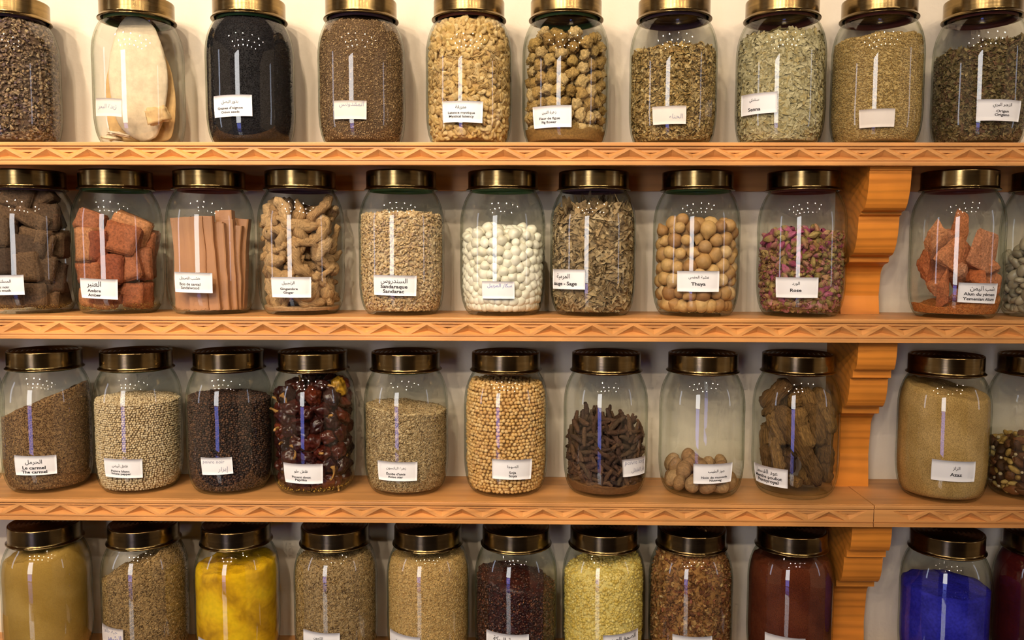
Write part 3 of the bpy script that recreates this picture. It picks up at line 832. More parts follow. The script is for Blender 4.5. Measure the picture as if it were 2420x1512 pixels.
j = jar(0, 486, 696, 'glass jar of black onion seeds, label reading Onion seeds', 'green')
m_ = piece_mat('onion_seeds', C('0c0b0e', '1a181c', '070608', '2a272c', '121013'), 0.7, spec=0.2)
stuff(j, 'onion_seeds', 'fine black onion seeds filling the third jar of the top shelf', m_, [tmpl_spindle(0.0024, 0.0017, k=4)]+chips(0.0022, 0.0018, 0.0016, 2), top_fn(j, 34, 34, 0.003, 0.001), 15000, 1200, 0.0006, 0.5, 12, 'seeds', smooth=False)
paper(j, [(1735, 783), (2045, 769), (2050, 943), (1742, 958)], [('بذور البصل', .47, .33, .43, 0.009, 'ink'), ("Graines d'oignon", .46, .62, .65, .022, 'ink'), ('Onion seeds', .47, .79, .47, .022, 'ink')], False, R1)

j = jar(0, 753, 956, 'glass jar of fine brown seeds with a faded hand-written label, fourth on the top shelf', 'purple')
m_ = piece_mat('brown_seeds', C('6e5438', '8a6c48', '5a4430', 'a2845c', '745640', 'b89a70'), 0.8)
stuff(j, 'parsley_seeds', 'fine brown chaffy seeds filling the jar between onion seeds and mystical latency', m_, [tmpl_spindle(0.0042, 0.0014, k=4), tmpl_spindle(0.003, 0.0018, k=4)]+chips(0.003, 0.002, 0.001, 2), top_fn(j, 44, 42, 0.005, 0.001), 13000, 1200, 0.0008, 0.6, 13, 'seeds', smooth=False)
paper(j, [(650, 818), (915, 818), (915, 968), (650, 968)], [('المقدونس', .55, .22, .74, 0.0, 'pen')], True, R2)

j = jar(0, 1007, 1210, 'glass jar of flat tan seed pods and stalks, label reading Mystical latency', 'red')
pod = []
for k in range(4):
    V, F = tmpl_ball(1.0, 2); r_ = np.hypot(V[:, 0], V[:, 1]/0.8)
    V = V*np.array([0.0082, 0.0056, 0.0024]); V[:, 2] += 0.0018*np.exp(-((r_-0.85)/0.15)**2)*np.sign(V[:, 2]+1e-9)
    V[:, 2] += (0.6+0.3*k)*12*V[:, 0]**2; pod.append((V, F))
PODM = piece_mat('seed_pods', C('c8a468', 'd8b87c', 'b8925a', 'dcc08c', 'c09c5c'), 0.7, 300, 0.25)
pod = [(V*1.22, F) for V, F in pod]
pms = [mesh_np('seed_pod', V, F) for V, F in pod]
rs = np.random.RandomState(5); ft = top_fn(j, 38, 38, 0.004, 0.001)
bs = core(j, 'pod_chaff', piece_mat('pod_chaff', C('a8824c', 'b8905a'), 0.9, 160, 0.5), ft, inset=0.007, label='pods and broken stalks packed in the middle of the Mystical latency jar', cat='dried herb', bumps=0.006)
P, Nn = surface_pts(rs, ft, 420, 30, 0.004, 1.75, ZF+0.008)
P0, N0 = surface_pts(rs, ft, 900, 60, 0.006, 2.2, ZF+0.004)
g = link('deeper_pods', merge('deeper_pods', PODM, pod, P0, surf_rot(rs, N0, 0.6), rs.uniform(0.7, 1.1, len(P0)), rs), PODM, bs); g['kind'] = 'stuff'
# spread the pods apart
for _ in range(60):
    D = P[:, None]-P[None]; d = np.sqrt((D*D).sum(-1))+1e-9; np.fill_diagonal(d, 9); P += (D*(np.clip(0.0105-d, 0, None)/d)[..., None]).sum(1)*0.25
    c = np.hypot(P[:, 0], P[:, 1]); k = np.minimum(1, (Rin(P[:, 2])-0.003)/c); P[:, 0] *= k; P[:, 1] *= k; P[:, 2] = np.clip(P[:, 2], ZF+0.006, 0.232)
keep = P[:, 1] < 0.030; P, Nn = P[keep][:300], Nn[keep][:300]
place(j, 'seed_pod', 'flat oval tan seed pod pressed among stalks in the Mystical latency jar', 'seed pod', 'seed pods in the Mystical latency jar', pms, P, surf_rot(rs, Nn, 0.72), rs.uniform(0.75, 1.1, len(P)), PODM)
P, Nn = surface_pts(rs, lambda x, y: 0.14+0*x, 330, 0, 0.0012, 1.6, 0.06)
P[:, 2] = 0.125+0.022*rs.normal(size=len(P))+0.15*(P[:, 0]); P = P[(P[:, 2] > 0.02) & (P[:, 2] < 0.2)]; Nn = np.stack([P[:, 0], P[:, 1], P[:, 2]*0], -1)/JR
tag(link('dried_stalks', merge('dried_stalks', PODM, [tmpl_twig(0.02, 0.0009, k) for k in range(3)], P, surf_rot(rs, Nn, 0.9), rs.uniform(0.4, 1.3, len(P)), rs), PODM, None, (j.x, j.y, j.z)), 'thin straw-coloured stalks across the middle of the Mystical latency jar', 'stalks', None, 'stuff')
paper(j, [(1533, 825), (1860, 825), (1858, 998), (1533, 995)], [('متريقة', .47, .30, .26, 0.009, 'ink'), ('Latence mystique', .48, .57, .66, .022, 'ink'), ('Mystical latency', .48, .74, .61, .022, 'ink')], False, R2)

j = jar(0, 1233, 1441, 'glass jar of crumpled dried fig flowers, label reading Fig flower', 'green')
FIGM = piece_mat('fig_flowers', C('b08c50', 'c8a464', '98743c', 'bc9a58', 'd0b078'), 0.8, 260, 0.5, 1.0, 0.004)
fms = []
for k in range(5):
    V, F = lumpy(1.0, 20+k, 3, 0.28, 1.6, amp2=0.42, freq2=3.8, ridge=True)
    V = V*np.array([0.0105, 0.0095, 0.0125])*1.2; V[:, :2] *= (1-0.35*np.clip(V[:, 2:3]/0.0125, -0.2, 1)); fms.append(mesh_np('fig_flower', V, F))
core(j, 'fig_dust', piece_mat('fig_dust', C('8c6a38', '9c7a44'), 0.95, 300, 0.4), top_fn(j, 296, 302, -0.004, 0.002), label='layer of brown powder under the fig flowers', cat='powder')
P = pack(None, 0.0138, zof(j, 66), 3, z0=0.018, dens=0.86); rr_ = 0.0138
k = shown(P, rr_); P = P[k]
place(j, 'fig_flower', 'crumpled golden-brown dried fig flower packed in the Fig flower jar', 'fig flower', 'dried fig flowers in the Fig flower jar', fms, P, rand_rot(np.random.RandomState(2), len(P)), np.random.RandomState(3).uniform(0.8, 1.15, len(P)), FIGM)
paper(j, [(203, 872), (518, 854), (520, 1030), (205, 1046)], [('زهرة التين', .46, .32, .36, 0.009, 'ink'), ('Fleur de figue', .46, .60, .53, .022, 'ink'), ('Fig flower', .45, .77, .38, .022, 'ink')], False, R3)

j = jar(0, 1487, 1696, 'glass jar of small olive-brown leaves with a blank-looking aged label, seventh on the top shelf', 'purple')
m_ = piece_mat('olive_leaves', C('a48850', 'bca068', '8c7040', 'ccb480', 'a8844c', '7c6438'), 0.75)
stuff(j, 'dried_leaves', 'small curled olive-brown leaves filling the jar left of senna', m_, leaves(0.013, 0.0062, 5, 5, 0.25, 0.5), top_fn(j, 112, 104, 0.006, 0.003), 5200, 900, 0.0022, 0.45, 17, 'dried leaves', size=(0.5, 1.15), bumps=0.003,
      extra=(m_, [tmpl_twig(0.03, 0.0009, 4)], 40, 0.002, 0.7, (0.5, 1.3)))
paper(j, [(1173, 868), (1450, 857), (1450, 1005), (1175, 1014)], [('الحناء', .70, .58, .40, 0.0, 'pen')], True, R3)

j = jar(0, 1735, 1956, 'glass jar of pale grey-green senna leaves, label reading Senna', 'red')
m_ = piece_mat('senna_leaves', C('b4a880', 'c8bc94', 'a09468', 'd0c49c', '948860', 'b8a470'), 0.75)
stuff(j, 'senna_leaves', 'flat pale grey-green senna leaves filling the Senna jar', m_, leaves(0.021, 0.0075, 5, 15, 0.06, 0.12), top_fn(j, 76, 70, 0.006, 0.003), 3600, 700, 0.0018, 0.80, 18, 'dried leaves', size=(0.5, 1.15), bumps=0.002)
paper(j, [(1898, 778), (2190, 743), (2190, 912), (1895, 948)], [('سنامكي', .43, .34, .27, 0.009, 'ink'), ('Senna', .43, .76, .34, .022, 'ink')], False, R3)

j = jar(0, 1961, 2187, 'glass jar of fine golden-green crumbled herb with a blank label, ninth on the top shelf', 'red')
m_ = piece_mat('crumbled_herb', C('a88850', 'c0a060', '8c7044', 'd0b478', '9c7c48'), 0.8)
stuff(j, 'crumbled_herb', 'fine golden-green crumbled herb filling the jar between senna and oregano', m_, chips(0.0036, 0.0028, 0.0022, 3)+[tmpl_spindle(0.006, 0.0013, k=4)], top_fn(j, 84, 74, 0.010, 0.002), 14000, 1400, 0.001, 0.4, 19, 'dried herb', smooth=False)
paper(j, [(1065, 893), (1360, 880), (1357, 1027), (1063, 1040)], [], True, R4)

j = jar(0, 2203, 2432, 'glass jar of dark twiggy oregano, label reading Origan Origano', 'red')
m_ = piece_mat('oregano', C('64542f', '84744a', '6c4c38', '988860', '4c4028', 'a49060', '74543c'), 0.85)
stuff(j, 'oregano_leaves', 'dark green-brown oregano leaves and twigs filling the Origano jar', m_, leaves(0.012, 0.0055, 5, 25, 0.35, 0.5), top_fn(j, 118, 78, 0.004, 0.004), 5200, 900, 0.0022, 0.4, 20, 'dried leaves', size=(0.45, 1.15), bumps=0.003,
      extra=(piece_mat('oregano_stalks', C('5c4028', '7a5c38', '8a7450'), 0.8), [tmpl_twig(0.032, 0.0011, 7), tmpl_twig(0.026, 0.0013, 8)], 110, 0.002, 0.45, (0.5, 1.2)))
paper(j, [(2028, 808), (2382, 820), (2365, 990), (2013, 980)], [('الزعتر البري', .53, .28, .42, 0.009, 'ink'), ('Origan', .54, .57, .28, .022, 'ink'), ('Origano', .54, .74, .33, .022, 'ink')], False, R4)

# ============================ second shelf
j = jar(1, -41, 182, 'glass jar of dark grey-brown musk blocks at the left end of the second shelf', 'purple')
MUSK = piece_mat('musk_blocks', C('503c2c', '5c4632', '402e22', '6a5038'), 0.75, 260, 0.6, 0.9, 0.002)
GOLD = piece_mat('golden_crumbs', C('a8843c', 'c09c50', '7c6030'), 0.7)
def blocks(j, lst, mat, nm, label, cat, group, off, size=0.05, seed=0, labels=None):
    for k, (px, py, yl, sx, sy, sz, ry, rz_) in enumerate(lst):
        lx, lz = loc(j, off[0]+px/3.436, off[1]+py/3.436, yl)
        me = block_mesh(nm, sx, sy, sz, seed+k, 0.0014, 0.0028)
        E_ = np.array(Euler((0.15*math.sin(k*2.1), ry, rz_)).to_matrix())
        place(j, nm, label, cat, group, [me], [(lx, yl, lz)], [E_], [1.0], mat)
blocks(j, [(280, 1085, -.040, .062, .034, .048, .03, .1), (215, 860, -.040, .066, .034, .054, -.03, -.1), (260, 700, -.034, .060, .034, .040, .12, .2), (330, 610, -.040, .056, .032, .030, .22, -.1), (300, 470, -.036, .066, .034, .030, .5, .1),
           (490, 460, -.030, .044, .034, .050, .1, .5), (440, 700, -.044, .034, .034, .050, .3, .4), (430, 880, -.040, .040, .034, .052, .15, .5), (540, 950, -.020, .034, .036, .058, .15, .7), (500, 1130, -.030, .056, .036, .036, .05, .2),
           (570, 680, -.010, .036, .036, .052, .1, .2), (390, 300, -.020, .050, .034, .044, -.6, .2), (150, 290, -.030, .054, .034, .046, .3, .2), (30, 420, -.036, .050, .034, .044, .1, .3), (20, 600, -.044, .044, .034, .052, 0, -.2),
           (40, 820, -.044, .050, .034, .052, 0, -.2), (60, 1080, -.044, .060, .034, .050, 0, -.3), (-60, 700, -.02, .05, .04, .06, .1, .3), (-60, 960, -.02, .05, .04, .06, .1, .3), (280, 960, .015, .08, .04, .08, .1, .3), (280, 720, .015, .08, .04, .08, .3, .3), (330, 460, .02, .07, .04, .06, -.3, .3), (540, 1100, .01, .05, .04, .05, 0, 0)],
       MUSK, 'musk_block', 'dark grey-brown musk block with crumbling edges', 'musk block', 'musk blocks in the jar at the left end', R5, seed=10)
def dust(j, mat, label, h=0.004, n=500, sz=0.0014, seed=3, spread=0.0, cat='crumbs'):
    rs = np.random.RandomState(seed); ft = lambda x, y: ZF+h+0*x
    a = rs.uniform(0, 6.283, n); q = np.sqrt(rs.uniform(0, 1, n))*0.86*JR; P = np.stack([q*np.cos(a), q*np.sin(a), ZF+0.001+rs.uniform(0, h, n)], -1)
    edge = rs.uniform(0, 1, n) < 0.5; th = -math.pi/2+rs.uniform(-1.6, 1.6, n); z = ZF+0.001+h*rs.uniform(0, 1.6, n)
    P[edge] = np.stack([(Rin(z)-0.001)*np.cos(th), (Rin(z)-0.001)*np.sin(th), z], -1)[edge]
    me = merge('crumbs', mat, chips(sz, sz*0.8, sz*0.6, 2), P, rand_rot(rs, n), rs.uniform(0.5, 1.4, n), rs)
    return tag(link('crumbs', me, mat, None, (j.x, j.y, j.z)), label, cat, None, 'stuff')
dust(j, GOLD, 'golden crumbs on the floor of the musk jar', 0.006, 900)
paper(j, [(-125, 927), (190, 925), (200, 1087), (-120, 1090)], [('المسك الأسود', .50, .30, .50, 0.009, 'ink'), ('Musc noir', .53, .60, .36, .022, 'ink'), ('Black musk', .53, .77, .43, .022, 'ink')], False, R5)

j = jar(1, 167, 388, 'glass jar of reddish-brown amber blocks, label reading Ambre Amber', 'green')
AMB = piece_mat('amber_blocks', C('945030', 'ac6840', '843f26', 'bc8054', '9c5834'), 0.7, 240, 0.5, 0.8, 0.002, spec=0.3)
blocks(j, [(715, 680, -.046, .040, .036, .062, .0, -.35), (800, 690, -.044, .034, .036, .056, .05, .4), (1000, 640, -.030, .060, .034, .056, .28, .15), (740, 490, -.024, .046, .034, .036, .35, .2), (1110, 560, -.010, .070, .036, .052, .4, .3),
           (1095, 855, -.050, .060, .026, .060, -.26, .1), (900, 880, -.040, .052, .032, .054, .1, .1), (740, 900, -.044, .050, .034, .040, .0, -.3), (1150, 1090, -.040, .040, .034, .048, .08, .5), (1230, 1090, -.028, .036, .034, .050, .1, -.4),
           (730, 1130, -.040, .060, .036, .034, .1, -.2), (1010, 1070, -.014, .060, .034, .046, .1, .2), (1240, 830, -.012, .050, .040, .062, .0, .2), (1200, 660, .005, .06, .04, .05, .2, .2), (950, 1000, .02, .09, .04, .06, .1, .2), (900, 760, .02, .09, .04, .08, .1, .2), (850, 1110, -.030, .05, .03, .036, .05, .3)],
       AMB, 'amber_block', 'reddish-brown amber block with dusty golden edges', 'amber block', 'amber blocks in the Amber jar', R5, seed=40)
dust(j, GOLD, 'golden crumbs on the floor of the Amber jar', 0.008, 1000)
paper(j, [(650, 950), (955, 963), (957, 1127), (655, 1110)], [('العنبر', .42, .30, .38, 0.006, 'ink'), ('Ambre', .42, .60, .36, .022, 'ink'), ('Amber', .42, .82, .36, .022, 'ink')], False, R5)

j = jar(1, 391, 604, 'glass jar of upright sandalwood sticks, label reading Sandalwood', 'red')
SAND = wood_mat('sandalwood', srgb(184, 132, 92), srgb(156, 106, 70), 'Z', 0.7)
def stick(j, xt, yt, xb, wpx, yl, th, seed, off=R5):
    xt_, zt_ = loc(j, off[0]+xt/3.436, off[1]+yt/3.436, yl); xb_, _ = loc(j, off[0]+xb/3.436, 728, yl)
    zb_ = ZF+0.001; w_ = wpx/3.436/FPX*(DIST+j.y+yl)
    L_ = math.hypot(zt_-zb_, xt_-xb_); bm = bmesh.new(); rs = random.Random(seed)
    n = 8; rings = []
    for i in range(n+1):
        t = i/n; wx = w_*(1+rs.uniform(-.05, .05)); bx = 0.0012*noise.noise(Vector((t*2.3, seed, 0)))*3; k = []
        for (a, b) in ((-1, -1), (-.82, -1), (0, -1.03), (.82, -1), (1, -.9), (1, 1), (0, 1), (-1, 1)):
            k.append(bm.verts.new((a*wx/2+bx, b*th/2, t*L_+(rs.uniform(-.001, .001) if i == n else 0))))
        rings.append(k)
    for i in range(n):
        for q in range(8): bm.faces.new((rings[i][q], rings[i][(q+1) % 8], rings[i+1][(q+1) % 8], rings[i+1][q]))
    bm.faces.new(rings[0][::-1]); bm.faces.new(rings[n])
    me = bm_mesh(bm, 'sandalwood_stick')
    ry = math.atan2(xt_-xb_, zt_-zb_)
    E_ = np.array(Euler((0, ry, 0)).to_matrix())
    place(j, 'sandalwood_stick', 'straight light-brown sandalwood stick standing in its jar', 'wood stick', 'sandalwood sticks standing in their jar', [me], [(xb_, yl, zb_)], [E_], [1.0], SAND)
for k, a in enumerate([(1440, 462, 1490, 130, -.040, .012), (1575, 458, 1630, 150, -.054, .012), (1680, 453, 1750, 118, -.060, .012), (1560, 470, 1610, 120, -.046, .010), (1820, 510, 1870, 105, -.052, .016), (1905, 405, 1960, 130, -.034, .020), (1950, 475, 1990, 90, -.040, .014), (1770, 495, 1800, 90, -.036, .014),
                       (2010, 530, 2010, 80, -.022, .018), (1390, 480, 1420, 90, -.018, .02), (1660, 490, 1680, 130, -.02, .02), (1500, 460, 1550, 120, -.01, .02), (1990, 475, 1960, 110, 0.0, .02), (1840, 500, 1850, 120, .0, .02)]):
    stick(j, *a, seed=60+k)
dust(j, piece_mat('sawdust', C('8c6440', 'a87c54'), 0.9), 'brown sawdust on the floor of the sandalwood jar', 0.003, 400)
paper(j, [(1418, 900), (1723, 910), (1727, 1075), (1420, 1063)], [('خشب الصندل', .45, .30, .54, 0.009, 'ink'), ('Bois de santal', .45, .58, .54, .010, 'ink'), ('Sandalwood', .45, .76, .48, .010, 'ink')], False, R5)

j = jar(1, 607, 816, 'glass jar of knobbly dried ginger roots, label reading Ginger', 'purple')
GIN = piece_mat('ginger_root', C('bc9464', 'd0ac80', 'ac8458', 'c49c6c'), 0.85, 330, 0.42, 1.0, 0.004, stretch=0.16)
gms = []
for k in range(7):
    L_ = 0.056+0.008*(k % 4); n = 16; t = np.linspace(0, 1, n)
    rad = 0.0112*np.sin(np.pi*np.clip(t*0.86+0.07, 0, 1))**0.45*(1+0.28*np.sin(t*7+k))*(0.75+0.3*(k % 3)/2)
    gms.append(tube_mesh('ginger_root', curve_pts(L_, n, 0.30*(-1)**k, k, 0.05), rad, 14, k, 0.0035, 70, 0.08, 5))
P = pack(None, 0.0195, zof(j, 485), 8, iters=160, soft=0.82, dens=0.62); k_ = shown(P, 0.018); P = P[k_]
rs = np.random.RandomState(9); Nn = P*np.array([1, 1, 0.0])/np.maximum(np.hypot(P[:, 0], P[:, 1]), 1e-6)[:, None]
place(j, 'ginger_root', 'knobbly beige dried ginger root packed in the Ginger jar', 'ginger root', 'dried ginger roots in the Ginger jar', gms, P, surf_rot(rs, Nn, 0.7), rs.uniform(0.85, 1.15, len(P)), GIN)
core(j, 'ginger_dust', piece_mat('ginger_dust', C('b8946c', 'a88860'), 0.95), top_fn(j, 727, 729, 0.002, 0.001), label='beige ginger dust on the floor of the Ginger jar', cat='powder')
paper(j, [(140, 942), (465, 942), (467, 1110), (143, 1107)], [('الزنجبيل', .46, .30, .31, 0.009, 'ink'), ('Gingembre', .47, .59, .43, .022, 'ink'), ('Ginger', .46, .77, .26, .022, 'ink')], False, R6)

j = jar(1, 847, 1051, 'glass jar of pale tan resin crumbs, label reading Sandaraque Sandarac', 'green')
m_ = piece_mat('sandarac_resin', C('c8a878', 'd4b88c', 'b89468', 'dcc49c', 'c0a070', 'a88c74'), 0.45, 200, 0.15, 0.2, spec=0.4)
stuff(j, 'sandarac_resin', 'pale tan resin crumbs filling the Sandarac jar', m_, chips(0.0085, 0.006, 0.0045, 4)+[tmpl_spindle(0.011, 0.0035, k=5)], top_fn(j, 508, 506, 0.006, 0.003), 5200, 700, 0.0022, 0.5, 24, 'resin', size=(0.4, 1.1), bumps=0.002, smooth=False)
paper(j, [(973, 923), (1322, 932), (1320, 1097), (973, 1088)], [('السندروس', .49, .30, .60, 0.006, 'ink'), ('Sandaraque', .49, .58, .61, .026, 'ink'), ('Sandarac', .48, .79, .48, .026, 'ink')], False, R6)

j = jar(1, 1087, 1289, 'glass jar of translucent white rock sugar pebbles, fourth jar left of the upper corbel', 'green')
SUG = piece_mat('rock_sugar', C('e8e2cc', 'f2eedc', 'dcd4bc', 'ece6d4'), 0.3, 60, 0.08, 0.15, 0.001, spec=0.5)
sms = [lumpy_mesh('rock_sugar', 0.0103, 30+k, 3, 0.16, 1.1, 1.0, 0.86+0.05*k, 0.95, amp2=0.03, freq2=3) for k in range(5)]
P = pack(None, 0.0096, zof(j, 490), 12, iters=110, soft=0.90); k_ = shown(P, 0.0096); P = P[k_]
rs = np.random.RandomState(13)
place(j, 'rock_sugar', 'rounded translucent white lump of rock sugar', 'rock sugar', 'white rock sugar lumps in their jar', sms, P, rand_rot(rs, len(P)), rs.uniform(0.75, 1.15, len(P)), SUG)
paper(j, [(1852, 975), (2115, 980), (2120, 1120), (1850, 1118)], [('سكار المربيل', .55, .26, .74, 0.0, 'blue')], False, R6)

j = jar(1, 1300, 1503, 'glass jar of crumpled grey-green sage leaves, label reading sauge - Sage', 'purple')
m_ = piece_mat('sage_leaves', C('a08860', 'b8a078', '80694a', 'c8b088', '5c4a32', 'a88c64'), 0.8)
stuff(j, 'sage_leaves', 'crumpled grey-green sage leaves filling the Sage jar', m_, leaves(0.036, 0.012, 6, 35, 0.3, 0.5), top_fn(j, 512, 500, 0.004, 0.006), 1900, 420, 0.004, 0.45, 26, 'dried leaves', size=(0.4, 1.2), bumps=0.005, inset=0.005,
      extra=(piece_mat('sage_stalks', C('9c7c50', '84683c', 'a89464'), 0.8), [tmpl_twig(0.05, 0.0018, 9), tmpl_twig(0.036, 0.0014, 10)], 90, 0.003, 0.6, (0.5, 1.2)))
paper(j, [(368, 878), (630, 883), (627, 1045), (366, 1037)], [('المرمية', .41, .37, .41, 0.012, 'ink'), ('sauge - Sage', .44, .74, .73, .026, 'ink')], False, R7)

j = jar(1, 1540.5, 1751, 'glass jar of round tan gall nuts, label reading Thuya', 'green')
NUT = piece_mat('gall_nuts', C('c49a60', 'd0a86c', 'b08450', 'bc9058', '9c7044', 'd4b07c'), 0.55, 130, 0.22, 0.35, 0.0008, spec=0.35)
nms = []
for k in range(5):
    V, F = lumpy(0.0142, 50+k, 3, 0.06, 1.2, amp2=0.025, freq2=5)
    u = V/np.linalg.norm(V, axis=1)[:, None]; e = np.clip((u[:, 2]-0.86)/0.14, 0, 1)
    V[:, 2] += e**1.3*0.006*(k % 3 != 1); nms.append(mesh_np('gall_nut', V, F))
P = pack(None, 0.0142, zof(j, 500), 15, iters=170, soft=0.93); k_ = shown(P, 0.0142); P = P[k_]; rs = np.random.RandomState(16)
nuts = place(j, 'gall_nut', 'round tan gall nut in the Thuya jar', 'gall nut', 'gall nuts in the Thuya jar', nms, P, rand_rot(rs, len(P)), rs.uniform(0.72, 1.12, len(P)), NUT)
paper(j, [(1376, 893), (1718, 895), (1715, 1063), (1375, 1060)], [('عشبة العفص', .51, .31, .47, 0.009, 'ink'), ('Thuya', .50, .65, .33, .026, 'ink')], False, R7)
dust(j, GOLD, 'tan crumbs on the floor of the Thuya jar', 0.003, 400)

j = jar(1, 1786, 2004, 'glass jar of dried pink rosebuds, label reading Rose', 'red')
ROSE = piece_mat('rosebud_petals', C('a04868', 'b4607c', 'c48488', '8c3454', 'c09468', 'a85c6c', 'b89c60'), 0.7, 260, 0.35, grad=(srgb(150, 124, 72), 0.001, -0.008))
def bud_mesh(seed):
    rs = np.random.RandomState(seed); n = 14; k = 20; V, F = [], []; L_ = 0.019
    for i in range(n):
        t = i/(n-1); r = 0.0064*(math.sin(math.pi*min(1, (t*0.9+0.05)))**0.7)*(1-0.35*t)
        for q in range(k):
            a = 2*math.pi*q/k + t*1.2; rr = r*(1+0.16*math.cos(3*a+seed)+0.07*math.cos(7*a)*t)
            V.append((rr*math.cos(a), rr*math.sin(a), (t-0.5)*L_ + 0.0012*math.cos(5*a)*t*t))
    for i in range(n-1):
        for q in range(k):
            w_ = (q+1) % k; F.append((i*k+q, i*k+w_, (i+1)*k+w_, (i+1)*k+q))
    F.append(tuple(range(k))[::-1]); F.append(tuple((n-1)*k+q for q in range(k)))
    return mesh_np('rosebud', V, F)
def sepal_mesh(seed):
    rs = np.random.RandomState(seed); Vs, Fs = [], []; b = 0
    for q in range(5):
        TV, TF = tmpl_leaf(0.014, 0.0042, 0.25, 0.2, seed+q)
        a = q*1.257; R_ = np.array(Euler((0, -1.25, a)).to_matrix()); W = TV@R_.T + np.array([0.0046*math.cos(a), 0.0046*math.sin(a), -0.006]); Vs.append(W); Fs.append(TF+b); b += len(TV)
    return mesh_np('sepals', np.concatenate(Vs), np.concatenate(Fs))
SEP = piece_mat('rose_sepals', C('8c7c44', '7a6438', 'a08c54'), 0.8)
bms = [bud_mesh(k) for k in range(5)]; spm = sepal_mesh(3); spm.materials.append(SEP)
P = pack(None, 0.0096, zof(j, 500, None)+0.004, 18, iters=110, soft=0.86, z0=0.016); k_ = shown(P, 0.0096); P = P[k_]; rs = np.random.RandomState(19)
place(j, 'rosebud', 'small dried pink rosebud with olive sepals in the Rose jar', 'rosebud', 'dried rosebuds in the Rose jar', bms, P, rand_rot(rs, len(P)), rs.uniform(0.8, 1.35, len(P)), ROSE, sub=[('sepals', spm, None)])
m_ = piece_mat('rose_petal_bits', C('8c6c40', 'a07c48', '7c5434', '9c5458'), 0.85)
stuff(j, 'rose_petal_bits', 'loose brown petal bits between and under the rosebuds', m_, leaves(0.010, 0.005, 4, 55, 0.4, 0.5), lambda x, y: 0.137+0.02*x/JR+0*y, 900, 60, 0.003, 0.4, 29, 'petals', inset=0.015, bumps=0.004, size=(0.5, 1.1))
paper(j, [(390, 943), (737, 947), (733, 1112), (387, 1108)], [('الورد', .49, .31, .17, 0.009, 'ink'), ('Rose', .49, .63, .26, .026, 'ink')], False, R8)

j = jar(1, 2142, 2384, 'wide glass jar of orange alum rocks right of the upper corbel, label reading Yemenian Alum', 'red', yc=0.072)
ALUM = piece_mat('alum_rocks', C('d08050', 'dc9464', 'c87040', 'e0a078'), 0.85, 260, 0.5, 1.0, 0.003)
def rock(name, sx, sy, sz, seed):
    bm = bmesh.new(); rs = np.random.RandomState(seed)
    pts = rs.normal(size=(16, 3)); pts /= np.linalg.norm(pts, axis=1)[:, None]; pts *= np.array([sx, sy, sz])/2*rs.uniform(0.85, 1.15, (16, 1))
    for p in pts: bm.verts.new(p)
    r_ = bmesh.ops.convex_hull(bm, input=bm.verts)
    bmesh.ops.bevel(bm, geom=list(bm.edges), offset=0.0016, segments=1, affect='EDGES', clamp_overlap=True)
    bmesh.ops.triangulate(bm, faces=bm.faces); bmesh.ops.subdivide_edges(bm, edges=list(bm.edges), cuts=2, use_grid_fill=True)
    off = Vector((seed*1.1, seed*2.3, 0))
    for v in bm.verts: v.co += v.co.normalized()*(0.0032*noise.noise(v.co*70+off)+0.0016*noise.noise(v.co*220+off))
    return bm_mesh(bm, name, smooth=False)
for k, (px, py, yl, sx, sy, sz, ry) in enumerate([(1590, 650, -.052, .036, .034, .072, .05), (1790, 790, -.056, .078, .030, .082, .3), (2060, 740, -.050, .082, .034, .090, -.2), (1750, 640, -.01, .070, .04, .050, .2), (1880, 560, 0.01, .070, .04, .080, .3),
                                                  (1900, 910, -.058, .055, .026, .040, .45), (1610, 1010, -.046, .046, .034, .040, -.1), (1715, 1060, -.060, .046, .026, .078, -.15), (2150, 860, -.036, .056, .034, .044, .2), (1850, 1090, -.050, .050, .026, .040, .2),
                                                  (1560, 860, -.028, .040, .034, .090, 0), (2000, 960, -.050, .050, .026, .034, .1), (1760, 880, -.01, .09, .04, .07, .1), (2120, 980, -.02, .06, .04, .06, .1), (1990, 900, .01, .09, .04, .08, .1)]):
    lx, lz = loc(j, 1720+px/3.436, 380+py/3.436, yl)
    place(j, 'alum_rock', 'rough orange rock of alum in the Yemenian Alum jar', 'alum rock', 'orange alum rocks', [rock('alum_rock', sx, sy, sz, 80+k)], [(lx, yl, lz)], [np.array(Euler((0.1, ry, 0.2*k)).to_matrix())], [1.0], ALUM)
m_ = piece_mat('alum_powder', C('bc6428', 'c87434', 'd08444'), 0.9)
stuff(j, 'alum_powder', 'orange powder and crumbs at the foot of the alum rocks', m_, chips(0.0024, 0.002, 0.0016, 2), lambda x, y: 0.024+0.006*np.cos(x*60)+0.05*x*x/JR+0.016*np.clip(x/JR, 0, 1)+0*y, 1800, 1200, 0.0006, 0.3, 31, 'powder', size=(0.4, 1.2), arc_=1.9)
paper(j, [(1875, 987), (2192, 995), (2180, 1160), (1863, 1147)], [('شب اليمن', .58, .29, .64, 0.006, 'ink'), ('Alun du yémen', .52, .58, .79, .022, 'ink'), ('Yemenian Alum', .52, .80, .81, .022, 'ink')], False, R8)

